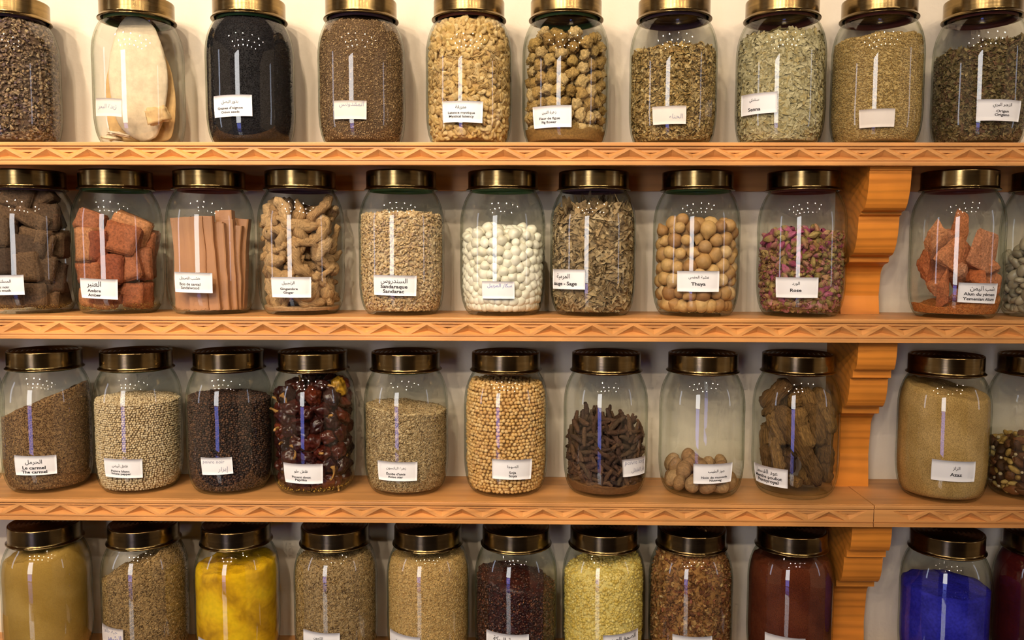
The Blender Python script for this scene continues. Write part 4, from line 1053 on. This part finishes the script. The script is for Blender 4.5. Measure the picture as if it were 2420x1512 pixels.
j = jar(1, 2367, 2590, 'glass jar of cowrie shells cut off by the right edge of the photo', 'red')
COW = piece_mat('cowrie_shells', C('b0a488', 'c0b498', '9c9074', '8c8470'), 0.3, 60, 0.15, 0.1, spec=0.5)
def cowrie(seed):
    V, F = tmpl_ball(1.0, 3); V = V*np.array([0.0125, 0.0088, 0.0068]); s = np.exp(-(V[:, 1]/0.0012)**2)*(V[:, 2] < 0); V[:, 2] += 0.004*s*(np.abs(V[:, 0]) < 0.010); return mesh_np('cowrie_shell', V, F)
cm = [cowrie(1)]
P = pack(None, 0.0105, zof(j, 555, 2400), 22, iters=110, soft=0.88); k_ = shown(P, 0.0105) & (P[:, 0] < 0.0); P = P[k_]; rs = np.random.RandomState(23)
place(j, 'cowrie_shell', 'glossy grey-white cowrie shell in the jar cut by the right edge', 'shell', 'cowrie shells at the right edge', cm, P, rand_rot(rs, len(P)), rs.uniform(0.8, 1.1, len(P)), COW)

# ============================ third shelf
j = jar(2, -212, 8, 'green-tinted glass jar edge showing at the far left of the third shelf', 'green')
j = jar(2, 1, 221, 'glass jar of dark brown seeds sloping up to the right, label reading The carmel', 'green')
m_ = piece_mat('harmal_seeds', C('5c4230', '7c5a3c', '3c2618', '9c7850', '64482e', 'a88458'), 0.8)
stuff(j, 'harmal_seeds', 'fine dark brown seeds sloping up to the right in the Carmel jar', m_, [tmpl_spindle(0.0036, 0.0018, k=4)]+chips(0.003, 0.002, 0.0016, 2), top_fn(j, 1000, 915, 0.0, 0.0015, 1, 0.006), 12000, 1800, 0.0007, 0.5, 33, 'seeds', smooth=False,
      extra=(piece_mat('pale_stalks', C('b88048', 'c89458'), 0.8), [tmpl_twig(0.008, 0.0008, 2)], 60, 0.001, 0.9, (0.5, 1.2)))
paper(j, [(115, 980), (457, 977), (465, 1130), (125, 1142)], [('الحرمل', .48, .33, .39, 0.006, 'ink'), ('Le carmel', .48, .61, .54, .026, 'ink'), ('The carmel', .48, .83, .60, .026, 'ink')], False, Q1)

def ball_stuff(j, name, label, mat, r, ft, spacing, seed, jit=0.28, tmpl=None, keep=None, arc_=2.2, cat='spice'):
    """round grains close-packed against the glass and on the top"""
    rs = np.random.RandomState(seed); P = []
    row = 0; z = ZF+r
    while z < 0.215:
        R_ = float(Rin(z))-r; n = int(2*arc_*R_/spacing); ph = (row % 2)*0.5
        a = -math.pi/2-arc_+(np.arange(n)+ph+rs.uniform(-jit, jit, n))*spacing/R_
        zz = z+rs.uniform(-jit, jit, n)*spacing*0.7; rr = R_-rs.uniform(0, 0.8*r, n); x, y = rr*np.cos(a), rr*np.sin(a)
        ok = zz < ft(x, y); P.append(np.stack([x, y, zz], -1)[ok]); 
        z += spacing*0.87; row += 1
    g = np.arange(-JR, JR, spacing*0.9); X, Y = np.meshgrid(g, g); X = X.ravel()+rs.uniform(-jit, jit, X.size)*spacing; Y = Y.ravel()+rs.uniform(-jit, jit, Y.size)*spacing
    Z = ft(X, Y)-r*0.4+rs.uniform(-.4, .4, X.size)*r; ok = np.hypot(X, Y) < Rin(Z)-r*1.6; P.append(np.stack([X, Y, Z], -1)[ok])
    P = np.concatenate(P); return P, rs

j = jar(2, 218, 435, 'glass jar of small cream white-pepper balls, label reading White pepper', 'green')
WP = piece_mat('white_peppercorns', C('d0b890', 'dcc8a4', 'c4a87c', 'd8c098', 'b89c74', 'e0cca8', 'ccb48c'), 0.65, 400, 0.15)
ft = top_fn(j, 955, 958, 0.007, 0.001, 2)
o = core(j, 'white_peppercorns', piece_mat('white_pepper_gap_shade', C('8c7454', '8c7454')), ft, inset=0.0042, label='cream white peppercorns filling the White pepper jar', cat='peppercorns')  # brown core: the dark gaps between the cream grains are put into its colour
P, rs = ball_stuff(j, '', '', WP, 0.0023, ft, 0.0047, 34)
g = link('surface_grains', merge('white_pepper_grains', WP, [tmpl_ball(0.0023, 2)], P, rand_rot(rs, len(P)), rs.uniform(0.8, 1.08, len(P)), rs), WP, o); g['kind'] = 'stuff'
paper(j, [(843, 1000), (1155, 1010), (1160, 1165), (853, 1153)], [('فلفل أبيض', .45, .36, .40, 0.009, 'ink'), ('Poivre blanc', .45, .64, .48, .022, 'ink'), ('White pepper', .46, .80, .52, .022, 'ink')], False, Q1)

j = jar(2, 439, 647, 'glass jar of dark brown peppercorns with hand-written label poivre noir', 'red')
BP = piece_mat('black_peppercorns', C('3c2820', '54382a', '2c1e18', '6c4a34', '483024', '241a16'), 0.6, 500, 0.4, 0.8, 0.0005, spec=0.35)
ft = top_fn(j, 948, 958, 0.008, 0.001, 3)
o = core(j, 'black_peppercorns', piece_mat('black_pepper_gap_shade', C('1c120e', '1c120e')), ft, inset=0.0032, label='dark brown peppercorns filling the poivre noir jar', cat='peppercorns')  # core darker than the grains, painting the shade between them
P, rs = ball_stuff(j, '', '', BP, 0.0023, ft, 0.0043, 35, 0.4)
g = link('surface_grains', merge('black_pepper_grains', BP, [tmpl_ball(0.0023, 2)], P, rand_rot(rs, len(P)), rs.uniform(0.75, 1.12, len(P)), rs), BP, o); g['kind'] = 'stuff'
paper(j, [(1630, 997), (1883, 995), (1895, 1130), (1640, 1140)], [('poivre noir', .42, .27, .70, 0.0, 'pen'), ('إبزار', .70, .72, .30, 0.0, 'pen')], False, Q1)

j = jar(2, 639, 844, 'glass jar of glossy dark red dried peppers, label reading Piment doux Paprika', 'red')
PEP = piece_mat('dried_peppers', C('2c100c', '3c140e', '240e0c', '501c10', '34120e', '5c2410'), 0.28, 70, 0.5, 0.5, 0.002, spec=0.55)
pms = []
for k in range(6):
    V, F = lumpy(1.0, 90+k, 4, 0.28, 1.5, amp2=0.22, freq2=2.6, ridge=True); V = V*np.array([0.0200, 0.0170, 0.0150]); V[:, 0] *= (1+0.2*np.sin(V[:, 2]*90)); pms.append(mesh_np('dried_pepper', V, F))
STEM = piece_mat('pepper_stems', C('a87c40', 'b88c50', '946830'), 0.7)
stem = tube_mesh('stem', np.array([(0.014, 0, 0), (0.020, .001, .001), (0.026, .004, .001), (0.031, .009, .002)]), [0.0048, 0.0026, 0.0019, 0.0022], 8)
stem.materials.append(STEM)
P = pack(None, 0.0178, zof(j, 918), 27, iters=170, soft=0.88); k_ = shown(P, 0.0178); P = P[k_]; rs = np.random.RandomState(28)
pp = place(j, 'dried_pepper', 'wrinkled glossy dark red dried pepper in the Paprika jar', 'dried pepper', 'dried peppers in the Paprika jar', pms, P, rand_rot(rs, len(P)), rs.uniform(0.85, 1.15, len(P)), PEP)
for q, o in enumerate(pp):
    if q % 3 == 0: link('stem', stem, None, o)
lx, lz = loc(j, 600+690/3.436, 790+430/3.436, -.02)
YP = piece_mat('yellow_pepper', C('a87c20', 'a87c20'), 0.3, 60, 0.9, 0.4, 0.002, spec=0.5)
place(j, 'dried_pepper', 'yellowish-brown dried pepper on top of the Paprika jar pile', 'dried pepper', None, [pms[2].copy()], [(lx, -.02, lz+0.002)], [np.array(Euler((0.3, 1.2, 0.3)).to_matrix())], [1.0], None)[0].data.materials.clear()
bpy.data.objects[-1] if False else None
o = [x for x in bpy.data.objects if x.get('label') == 'yellowish-brown dried pepper on top of the Paprika jar pile'][0]; o.data.materials.append(YP)
dust(j, piece_mat('pepper_seeds', C('c8a03c', 'b88c34'), 0.6), 'yellow pepper seeds on the floor of the Paprika jar', 0.005, 220, 0.0028)
for q, (px, py, rz_, ry) in enumerate(((320, 960, 0.2, 1.3), (680, 1150, 0.5, 1.6), (170, 560, 0.1, 1.2))):
    lx, lz = loc(j, 600+px/3.436, 790+py/3.436, -.068)
    place(j, 'loose_stem', ('loose curled tan pepper stem above the Paprika label', 'loose curled tan pepper stem right of the Paprika label', 'loose tan pepper stem at the left side of the Paprika jar')[q], 'stem', None,
          [tube_mesh('loose_stem', np.array([(-.016, 0, 0), (-.008, .001, .003), (0, .001, .003), (.008, .0, .0), (.012, .0, -.004)]), [0.0060, 0.0028, 0.0019, 0.0019, 0.0022], 9, q, 0.001)], [(lx, -0.067, lz)], [np.array(Euler((0, ry, rz_)).to_matrix())], [1.0], STEM)
paper(j, [(240, 1038), (560, 1050), (563, 1213), (247, 1200)], [('فلفل حلو', .47, .38, .33, 0.009, 'ink'), ('Piment doux', .47, .66, .48, .022, 'ink'), ('Paprika', .46, .82, .30, .022, 'ink')], False, Q2)

j = jar(2, 860, 1060, 'glass jar of light brown anise seeds, label reading Anise star', 'green')
m_ = piece_mat('anise_seeds', C('a08458', 'b89c70', '806440', 'd0b88c', '604828'), 0.75)
stuff(j, 'anise_seeds', 'light brown anise seeds filling two thirds of the Anise jar', m_, [tmpl_spindle(0.0052, 0.0019, k=5), tmpl_spindle(0.0044, 0.0017, k=5)], top_fn(j, 968, 985, 0.001, 0.001, 4), 11500, 2600, 0.0009, 0.7, 36, 'seeds')
paper(j, [(1005, 1020), (1328, 1033), (1327, 1190), (1008, 1178)], [("زهرة اليانسون", .49, .33, .48, 0.0, 'ink'), ("Étoile d'anis", .48, .61, .47, .022, 'ink'), ('Anise star', .47, .78, .38, .022, 'ink')], False, Q2)

j = jar(2, 1096, 1295, 'glass jar of round golden soya beans, label reading Soja Soya', 'red')
SOY = piece_mat('soya_beans', C('d8ac68', 'e0b878', 'cc9c58', 'dcb070', 'c8985c', 'e4c084'), 0.4, 300, 0.10, spec=0.4)
ft = top_fn(j, 914, 922, 0.006, 0.001, 5)
P, rs = ball_stuff(j, '', '', SOY, 0.00375, ft, 0.0074, 37, 0.26)
sc_ = rs.uniform(0.85, 1.08, len(P)); d_ = P[:, 1]+0.0*P[:, 2]; order = np.argsort(d_)
ind = order[:300]; rest = order[300:]
V, F = tmpl_ball(0.00385, 2); V = V*np.array([1.08, 0.95, 0.95]); bm_ = mesh_np('soya_bean', V, F)
RR = rand_rot(rs, len(P))
place(j, 'soya_bean', 'round golden soya bean pressed to the front glass of the Soya jar', 'soya bean', 'soya beans against the front glass', [bm_], P[ind], RR[ind], sc_[ind], SOY)
o = core(j, 'soya_beans', piece_mat('soya_gap_shade', C('8a6434', '8a6434')), ft, inset=0.0062, label='rest of the golden soya beans filling the Soya jar', cat='soya beans')  # shade between the beans is painted as this core's deeper brown
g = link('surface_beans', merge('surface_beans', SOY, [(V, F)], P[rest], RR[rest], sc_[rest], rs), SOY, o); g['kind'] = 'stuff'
paper(j, [(1935, 1010), (2258, 1008), (2253, 1173), (1933, 1170)], [('الصوجا', .50, .36, .26, 0.009, 'ink'), ('Soja', .50, .66, .17, .022, 'ink'), ('Soya', .51, .83, .20, .022, 'ink')], False, Q2)

j = jar(2, 1331.5, 1531, 'glass jar of dark long-pepper spikes with a tilted hand-written label', 'red')
LP = piece_mat('long_pepper', C('4c3424', '5c4030', '403028', '6c4c34', '54402e'), 0.8, 380, 0.5, 1.0, 0.0012)
lms = []
for k in range(5):
    n = 22; L_ = 0.034+0.005*(k % 3); t = np.linspace(0, 1, n); rad = 0.0048*np.sin(np.pi*np.clip(t*0.88+0.06, 0, 1))**0.4*(1-0.2*t)
    rad = rad*(1+0.10*np.sin(t*60)); lms.append(tube_mesh('long_pepper', curve_pts(L_, n, 0.06*(-1)**k, 7+k, 0.012), rad, 12, k, 0.0006, 500))
rs = np.random.RandomState(38)
P = pack(820, 0.0106, zof(j, 945), 39, iters=110, soft=0.74); k_ = shown(P, 0.0105); P = P[k_]
Nn = P*np.array([1, 1, 0.0])/np.maximum(np.hypot(P[:, 0], P[:, 1]), 1e-6)[:, None]
place(j, 'long_pepper', 'dark brown knobbly long-pepper spike', 'long pepper', 'long-pepper spikes in their jar', lms, P, surf_rot(rs, Nn, 0.72), rs.uniform(0.8, 1.2, len(P)), LP)
core(j, 'pepper_dust', piece_mat('long_pepper_dust', C('6c4828', '7c5830'), 0.9), top_fn(j, 1150, 1155, 0.002, 0.002), label='brown dust on the floor of the long-pepper jar', cat='powder')
paper(j, [(928, 1018), (1115, 982), (1113, 1125), (937, 1160)], [('poivre long', .49, .24, .84, 0.0, 'pen'), ('دار الفلفل', .62, .68, .62, 0.0, 'pen')], False, Q3)

j = jar(2, 1555, 1762, 'nearly empty glass jar with a few nutmegs at the bottom, label reading Nutmeg', 'red')
NM = piece_mat('nutmegs', C('a88458', 'b89468', '98744c', 'a47c54'), 0.65, 240, 0.4, 0.9, 0.002, stretch=0.5)
nm = [lumpy_mesh('nutmeg', 0.0145, 110+k, 3, 0.08, 1.3, 0.95, 0.95, 1.28, amp2=0.03, freq2=6) for k in range(3)]
P = pack(34, 0.0155, 0.06, 41, iters=170, soft=0.9); P = P[np.hypot(P[:, 0], P[:, 1]) < 1]; P[:, 2] += 0
P = P[(P[:, 0] < 0.02) | (P[:, 2] < 0.05)]; rs = np.random.RandomState(42)
place(j, 'nutmeg', 'oval brown nutmeg in the bottom of the nearly empty Nutmeg jar', 'nutmeg', 'nutmegs in the Nutmeg jar', nm, P, rand_rot(rs, len(P)), rs.uniform(0.85, 1.08, len(P)), NM)
paper(j, [(1508, 1050), (1825, 1037), (1817, 1195), (1505, 1213)], [('جوز الطيب', .56, .38, .42, 0.009, 'ink'), ('Noix de muscade', .52, .68, .66, .022, 'ink'), ('Nutmeg', .55, .85, .31, .022, 'ink')], False, Q3)

j = jar(2, 1775, 1988, 'glass jar of thick gnarled brown roots, tilted label reading Pennyroyal', 'red')
ROOT = piece_mat('costus_root', C('8c6634', 'a07844', '6c4c28', '7e5c32'), 0.85, 420, 0.7, 1.0, 0.005, stretch=0.14)
for k, (x0, y0, x1, y1, yl, r0, r1) in enumerate([(430, 590, 740, 1230, -.050, .017, .010), (560, 600, 660, 930, -.056, .012, .011), (650, 560, 760, 900, -.040, .014, .013), (740, 550, 830, 800, -.030, .011, .009), (290, 620, 400, 900, -.045, .010, .012),
                                                  (300, 850, 360, 1120, -.055, .008, .010), (270, 600, 450, 370, -.015, .014, .013), (420, 700, 440, 400, .02, .018, .015), (620, 440, 800, 900, -.02, .012, .014), (540, 480, 560, 600, -.02, .012, .011), (760, 430, 880, 800, -.010, .014, .010), (800, 900, 820, 1200, -.040, .013, .010),
                                                  (700, 1000, 620, 1230, -.02, .014, .012), (240, 600, 330, 660, -.035, .014, .010), (560, 1150, 540, 1230, -.045, .012, .010), (480, 900, 420, 1180, -.01, .020, .016), (740, 650, 730, 1100, .0, .020, .016), (350, 700, 370, 1100, .0, .020, .016), (560, 420, 640, 1000, .02, .016, .016), (240, 900, 260, 1180, -.030, .010, .012)]):
    ax_, az_ = loc(j, 1720+x0/3.436, 790+y0/3.436, yl); bx_, bz_ = loc(j, 1720+x1/3.436, 790+y1/3.436, yl)
    bz_ = max(bz_, 0.020); L_ = math.hypot(bx_-ax_, bz_-az_); n = 18; t = np.linspace(0, 1, n)
    rad = 1.15*(r0+(r1-r0)*t)*(1+0.07*np.sin(t*9+k))*np.clip(np.minimum(t*6+0.40, (1-t)*6+0.45), 0, 1)
    me = tube_mesh('gnarled_root', curve_pts(L_, n, 0.06*(-1)**k, 60+k, 0.012), rad, 36, k, 0.0032, 130, 0.08, 9)
    ang = math.atan2(-(bz_-az_), bx_-ax_)
    place(j, 'gnarled_root', 'thick gnarled brown root standing in the Pennyroyal jar', 'root', 'gnarled roots in the Pennyroyal jar', [me], [((ax_+bx_)/2, yl, (az_+bz_)/2)], [np.array(Euler((0, ang, 0)).to_matrix())], [1.0], ROOT)
paper(j, [(213, 1035), (488, 1100), (483, 1257), (213, 1185)], [('عود القسط', .46, .30, .62, 0.006, 'ink'), ('Menthe pouliot', .47, .58, .80, .026, 'ink'), ('Pennyroyal', .47, .80, .62, .026, 'ink')], False, Q4)

def powder(j, name, label, cols, ft, nscale=500, namp=0.25, spots=None, seed=1, coat=None, fine=0.0009):
    m, nt, out = newmat(name); L = nt.links; tc = N(nt, 'ShaderNodeTexCoord')
    n1 = N(nt, 'ShaderNodeTexNoise', Scale=16.0, Detail=4.0, Distortion=0.6); L.new(tc.outputs['Object'], n1.inputs['Vector'])
    r1 = ramp(nt, [(0.35, cols[0]), (0.50, cols[1]), (0.68, cols[-1])]); L.new(n1.outputs[0], r1.inputs[0])
    n2 = N(nt, 'ShaderNodeTexNoise', Scale=float(nscale), Detail=3.0); L.new(tc.outputs['Object'], n2.inputs['Vector'])
    r2 = ramp(nt, [(0.32, (1-namp,)*3), (0.62, (1+namp*0.4,)*3)]); L.new(n2.outputs[0], r2.inputs[0])
    c = mix_col(nt, r1.outputs[0], r2.outputs[0], 1.0, 'MULTIPLY')
    b = N(nt, 'ShaderNodeBsdfPrincipled', Roughness=0.9); b.inputs['Specular IOR Level'].default_value = 0.15; L.new(c, b.inputs['Base Color'])
    bp = N(nt, 'ShaderNodeBump', Strength=0.5, Distance=0.0008); L.new(n2.outputs[0], bp.inputs['Height']); L.new(bp.outputs[0], b.inputs['Normal']); L.new(b.outputs[0], out.inputs[0])
    o = core(j, name, m, ft, inset=0.0002, label=label, cat='powder')
    rs = np.random.RandomState(seed); P, Nn = surface_pts(rs, ft, 200, 3000, 0.0004, 1.9)
    g = link('surface_grains', merge(name+'_grains', m, chips(fine*1.4, fine*1.2, fine, 2), P, rand_rot(rs, len(P)), rs.uniform(0.5, 1.3, len(P)), rs), m, o); g['kind'] = 'stuff'
    if spots:
        sm = piece_mat(name+'_flecks', C(*spots), 0.9); P, Nn = surface_pts(rs, ft, 2600, 500, 0.0001, 1.9)
        g = link('flecks', merge(name+'_flecks', sm, [tmpl_spindle(0.0016, 0.00035, k=3)], P, surf_rot(rs, Nn, 1.0), rs.uniform(0.5, 1.3, len(P)), rs), sm, o); g['kind'] = 'stuff'
    return o
j = jar(2, 2111, 2350, 'wide glass jar of speckled tan powder right of the middle corbel, label reading Azaz', 'red', yc=0.074)
powder(j, 'tan_powder', 'tan powder speckled with dark flecks filling the Azaz jar', C('b08c50', 'bc985a', 'c8a468'), top_fn(j, 918, 946, 0.004, 0.002, 6, 0.010), 600, 0.4, ('5c4424', '3c2c18'), 6)
paper(j, [(1658, 1010), (2013, 1032), (2003, 1197), (1647, 1177)], [('الزاز', .54, .36, .16, 0.009, 'ink'), ('Azaz', .54, .66, .27, .026, 'ink')], False, Q4)

j = jar(2, 2333, 2555, 'glass jar of mixed whole spices cut off by the right edge of the third shelf', 'red', yc=0.082)
MIXA = piece_mat('cardamom_pods', C('b8944c', 'a88440', 'c8a860', '9c8444'), 0.6); MIXB = piece_mat('brown_spice_pods', C('54341c', '6c4424', '7c4c28', '442c18'), 0.6); MIXC = piece_mat('pale_spice_balls', C('c8b488', 'd0bc94'), 0.6)
P = pack(None, 0.0098, zof(j, 1030, 2400), 45, iters=110, soft=0.85); k_ = shown(P, 0.0105) & (P[:, 0] < 0.012); P = P[k_]; rs = np.random.RandomState(46)
n3 = len(P); RR = rand_rot(rs, n3)
mA = lumpy_mesh('cardamom_pod', 1.0, 120, 3, 0.05, 1, 0.0120, 0.0052, 0.0048, amp2=0.05); mB = [lumpy_mesh('brown_spice_pod', 1.0, 121+k, 3, 0.25, 1.3, 0.0135, 0.009, 0.0062, amp2=0.25, freq2=3, ridge=True) for k in range(3)]; mC = lumpy_mesh('pale_spice_ball', 1.0, 125, 2, 0.03, 1, 0.0034, 0.0034, 0.0034)
sa = np.arange(n3) % 5 < 2; sb = (np.arange(n3) % 5 > 1) & (np.arange(n3) % 5 < 4); sc2 = np.arange(n3) % 5 == 4
place(j, 'cardamom_pod', 'yellowish cardamom pod among the mixed whole spices at the right edge', 'cardamom pod', 'cardamom pods in the mixed spices', [mA], P[sa], RR[sa], rs.uniform(0.8, 1.1, n3), MIXA)
place(j, 'brown_spice_pod', 'dark brown curled pod among the mixed whole spices at the right edge', 'spice pod', 'dark pods in the mixed spices', mB, P[sb], RR[sb], rs.uniform(0.8, 1.3, n3), MIXB)
place(j, 'pale_spice_ball', 'small pale round spice among the mixed whole spices at the right edge', 'spice ball', 'pale round spices in the mixed spices', [mC], P[sc2]*np.array([1.07, 1.07, 1]), RR[sc2], rs.uniform(0.8, 1.1, n3), MIXC)
core(j, 'spice_crumbs', piece_mat('spice_crumbs', C('54381c', '6c4c28'), 0.9, 200, 0.5), lambda x, y: min(0.07, zof(j, 1030, 2400)-0.03)+0*x, inset=0.014, label='dark spice crumbs packed under the mixed whole spices', cat='spice', bumps=0.004)

# ============================ lowest shelf
j = jar(3, 0, 221, 'glass jar of ochre powder at the left end of the lowest shelf', 'green')
powder(j, 'ochre_powder', 'fine ochre-tan powder filling the leftmost jar of the lowest shelf', C('a07c34', 'a8843c', 'b49048'), top_fn(j, 1352, 1315, 0.014, 0.002, 7), 500, 0.10, None, 7)

j = jar(3, 237, 448, 'glass jar of brown seeds heaped up at the right, with an aged hand-written label', 'green')
m_ = piece_mat('caraway_seeds', C('947448', 'b0905e', '705230', 'c8a874', '584020'), 0.75)
stuff(j, 'caraway_seeds', 'brown seeds heaped up at the right in the second jar of the lowest shelf', m_, [tmpl_spindle(0.0058, 0.0018, k=5), tmpl_spindle(0.0048, 0.0016, k=5)], top_fn(j, 1398, 1305, 0.003, 0.002, 8), 10000, 2200, 0.0009, 0.6, 48, 'seeds')
paper(j, [(835, 1035), (1005, 1090), (1010, 1225), (838, 1175)], [('حبة حلاوة', .48, .24, .66, 0.0, 'pen'), ('الشمر', .66, .62, .55, 0.0, 'blue')], True, B1, S4)

j = jar(3, 455, 665, 'glass jar of bright yellow powder on the lowest shelf', 'green')
powder(j, 'yellow_powder', 'bright yellow turmeric-coloured powder filling the third jar of the lowest shelf', C('a87808', 'deaa10', 'ecc014'), top_fn(j, 1366, 1352, 0.004, 0.002, 9), 120, 0.12, None, 9)
paper(j, [(1620, 1145), (1790, 1200), (1790, 1350), (1620, 1300)], [], False, B1, S4)

j = jar(3, 692, 894.5, 'glass jar of slender brown cumin seeds on the lowest shelf', 'green')
m_ = piece_mat('cumin_seeds', C('98784c', 'b4945f', '745630', 'ccb080', '5c4224'), 0.75)
stuff(j, 'cumin_seeds', 'slender brown cumin seeds filling the fourth jar of the lowest shelf', m_, [tmpl_spindle(0.0072, 0.0017, k=5), tmpl_spindle(0.006, 0.0015, k=5)], top_fn(j, 1348, 1330, 0.006, 0.002, 10), 9500, 1800, 0.0009, 0.6, 50, 'seeds')
paper(j, [(405, 1083), (702, 1117), (702, 1290), (405, 1250)], [('الكمون', .46, .28, .25, 0.009, 'ink'), ('Cumin', .46, .6, .3, .022, 'ink')], False, B2, S4)

j = jar(3, 913, 1110.5, 'glass jar of golden sesame seeds on the lowest shelf', 'green')
m_ = piece_mat('sesame_seeds', C('ccA868', 'dcbc80', 'bc9454', 'd4b074', 'a88048'), 0.6)
stuff(j, 'sesame_seeds', 'small golden sesame seeds filling the fifth jar of the lowest shelf', m_, [tmpl_spindle(0.0036, 0.0023, 0.0014, k=5)], top_fn(j, 1344, 1338, 0.004, 0.001, 11), 14000, 1800, 0.0008, 0.7, 51, 'seeds')
paper(j, [(1113, 1080), (1358, 1155), (1358, 1330), (1113, 1255)], [('السمسم', .44, .34, .30, 0.009, 'ink')], False, B2, S4)

j = jar(3, 1121, 1318, 'glass jar of dark red-black dried flakes in a mound, on the lowest shelf', 'red')
m_ = piece_mat('dark_flakes', C('2c1410', '441c14', '1c1010', '5c2818', '24100e', '6c3c24'), 0.4, spec=0.5)
stuff(j, 'dark_red_flakes', 'dark red-black dried flakes mounded in the jar left of the gum', m_, chips(0.0068, 0.005, 0.0026, 4), top_fn(j, 1385, 1420, 0.018, 0.003, 12), 5200, 1100, 0.002, 0.6, 52, 'dried flakes', size=(0.4, 1.2), bumps=0.003,
      extra=(piece_mat('tan_flakes', C('a06840', 'b88058'), 0.7), chips(0.005, 0.004, 0.002, 2), 60, 0.0015, 0.7, (0.5, 1.1)))
paper(j, [(1900, 1087), (2247, 1128), (2247, 1300), (1900, 1260)], [('حبة البركة', .47, .30, .54, 0.01, 'ink')], False, B2, S4)

j = jar(3, 1327, 1526, 'glass jar of pale yellow gum drops with a raised corner label, on the lowest shelf', 'red')
GUM = piece_mat('gum_drops', C('d8bc58', 'e4cc70', 'ccac4c', 'ecd884', 'd0b04c'), 0.3, 150, 0.10, 0.1, spec=0.5)
ft = top_fn(j, 1385, 1352, 0.016, 0.003, 13)
P, rs = ball_stuff(j, '', '', GUM, 0.0032, ft, 0.0050, 53, 0.5)
o = core(j, 'gum_drops', GUM, ft, inset=0.003, label='pale yellow translucent gum drops filling their jar', cat='gum', bumps=0.002)
g = link('surface_grains', merge('gum_grains', GUM, [tmpl_ball(0.0034, 2), tmpl_chip(0.007, 0.006, 0.005, 3)], P, rand_rot(rs, len(P)), rs.uniform(0.5, 1.25, len(P)), rs), GUM, o); g['kind'] = 'stuff'
paper(j, [(777, 1138), (1062, 1077), (1062, 1250), (777, 1310)], [('الصمغ العربي', .50, .28, .80, 0.01, 'ink'), ('Gomme arabique', .52, .62, .8, .022, 'ink')], False, B3, S4)

j = jar(3, 1533, 1732, 'glass jar of mixed brown petals, roots and seeds, left of the red powder jar', 'red')
m_ = piece_mat('dried_mixture', C('7c5028', '946034', '5c3820', 'a87840', '84482c', 'b89058', '6c4024'), 0.75)
stuff(j, 'dried_mixture', 'coarse brown mixture of petals, roots and seeds filling its jar', m_, leaves(0.016, 0.009, 4, 65, 0.4, 0.5)+chips(0.011, 0.008, 0.005, 3), top_fn(j, 1300, 1300, 0.004, 0.004, 14), 2700, 300, 0.003, 0.5, 54, 'dried flowers', size=(0.5, 1.2), bumps=0.005, inset=0.004,
      extra=(piece_mat('pale_seeds_and_petals', C('ccA868', 'c09054', 'd4b884', 'b06850'), 0.6), [tmpl_spindle(0.011, 0.005, k=6), tmpl_leaf(0.014, 0.006, 0.4, 0.5, 3)], 170, 0.003, 0.6, (0.5, 1.1)))
paper(j, [(1345, 1125), (1670, 1142), (1670, 1310), (1345, 1290)], [], False, B3, S4)

j = jar(3, 1766, 1971, 'glass jar of brick-red ground chilli left of the lowest corbel', 'red')
powder(j, 'red_powder', 'coarse brick-red ground chilli filling its jar left of the lowest corbel', C('54220f', '602a14', '6c341a'), top_fn(j, 1354, 1342, 0.004, 0.002, 15), 900, 0.5, ('b06030', '3c140c'), 15)
paper(j, [(303, 1108), (635, 1165), (635, 1330), (303, 1270)], [], False, B4, S4)

j = jar(3, 2120.6, 2350, 'glass jar of vivid blue powder right of the lowest corbel', 'red', yc=0.080)
powder(j, 'blue_powder', 'vivid ultramarine blue powder half filling its jar', C('20209c', '2c2cb0', '3c3cc8'), top_fn(j, 1418, 1420, 0.016, 0.0015, 16), 200, 0.25, None, 16)
rs = np.random.RandomState(61); n_ = 90; th = -math.pi/2+rs.normal(0, 0.55, n_); z = 0.165+rs.normal(0, 0.012, n_)
P = np.stack([(Rin(z)-0.0004)*np.cos(th), (Rin(z)-0.0004)*np.sin(th), z], -1); Nn = np.stack([np.cos(th), np.sin(th), 0*th], -1)
m_ = piece_mat('blue_specks', C('2828a8', '4040c0'), 0.9)
tag(link('blue_specks', merge('blue_specks', m_, chips(0.0035, 0.0028, 0.0005, 3), P, surf_rot(rs, Nn, 1.0), rs.uniform(0.3, 1.3, n_), rs), m_, None, (j.x, j.y, j.z)), 'specks of blue powder clinging inside the glass above the blue fill', 'powder', None, 'stuff')

j = jar(3, 2346, 2570, 'glass jar of dark crimson powder cut off by the right edge of the lowest shelf', 'red', yc=0.084)
powder(j, 'crimson_powder', 'dark crimson powder filling the jar cut by the right edge', C('3c0808', '480c0a', '54100c'), top_fn(j, 1335, 1335, 0.004, 0.003, 17), 300, 0.25, None, 17)
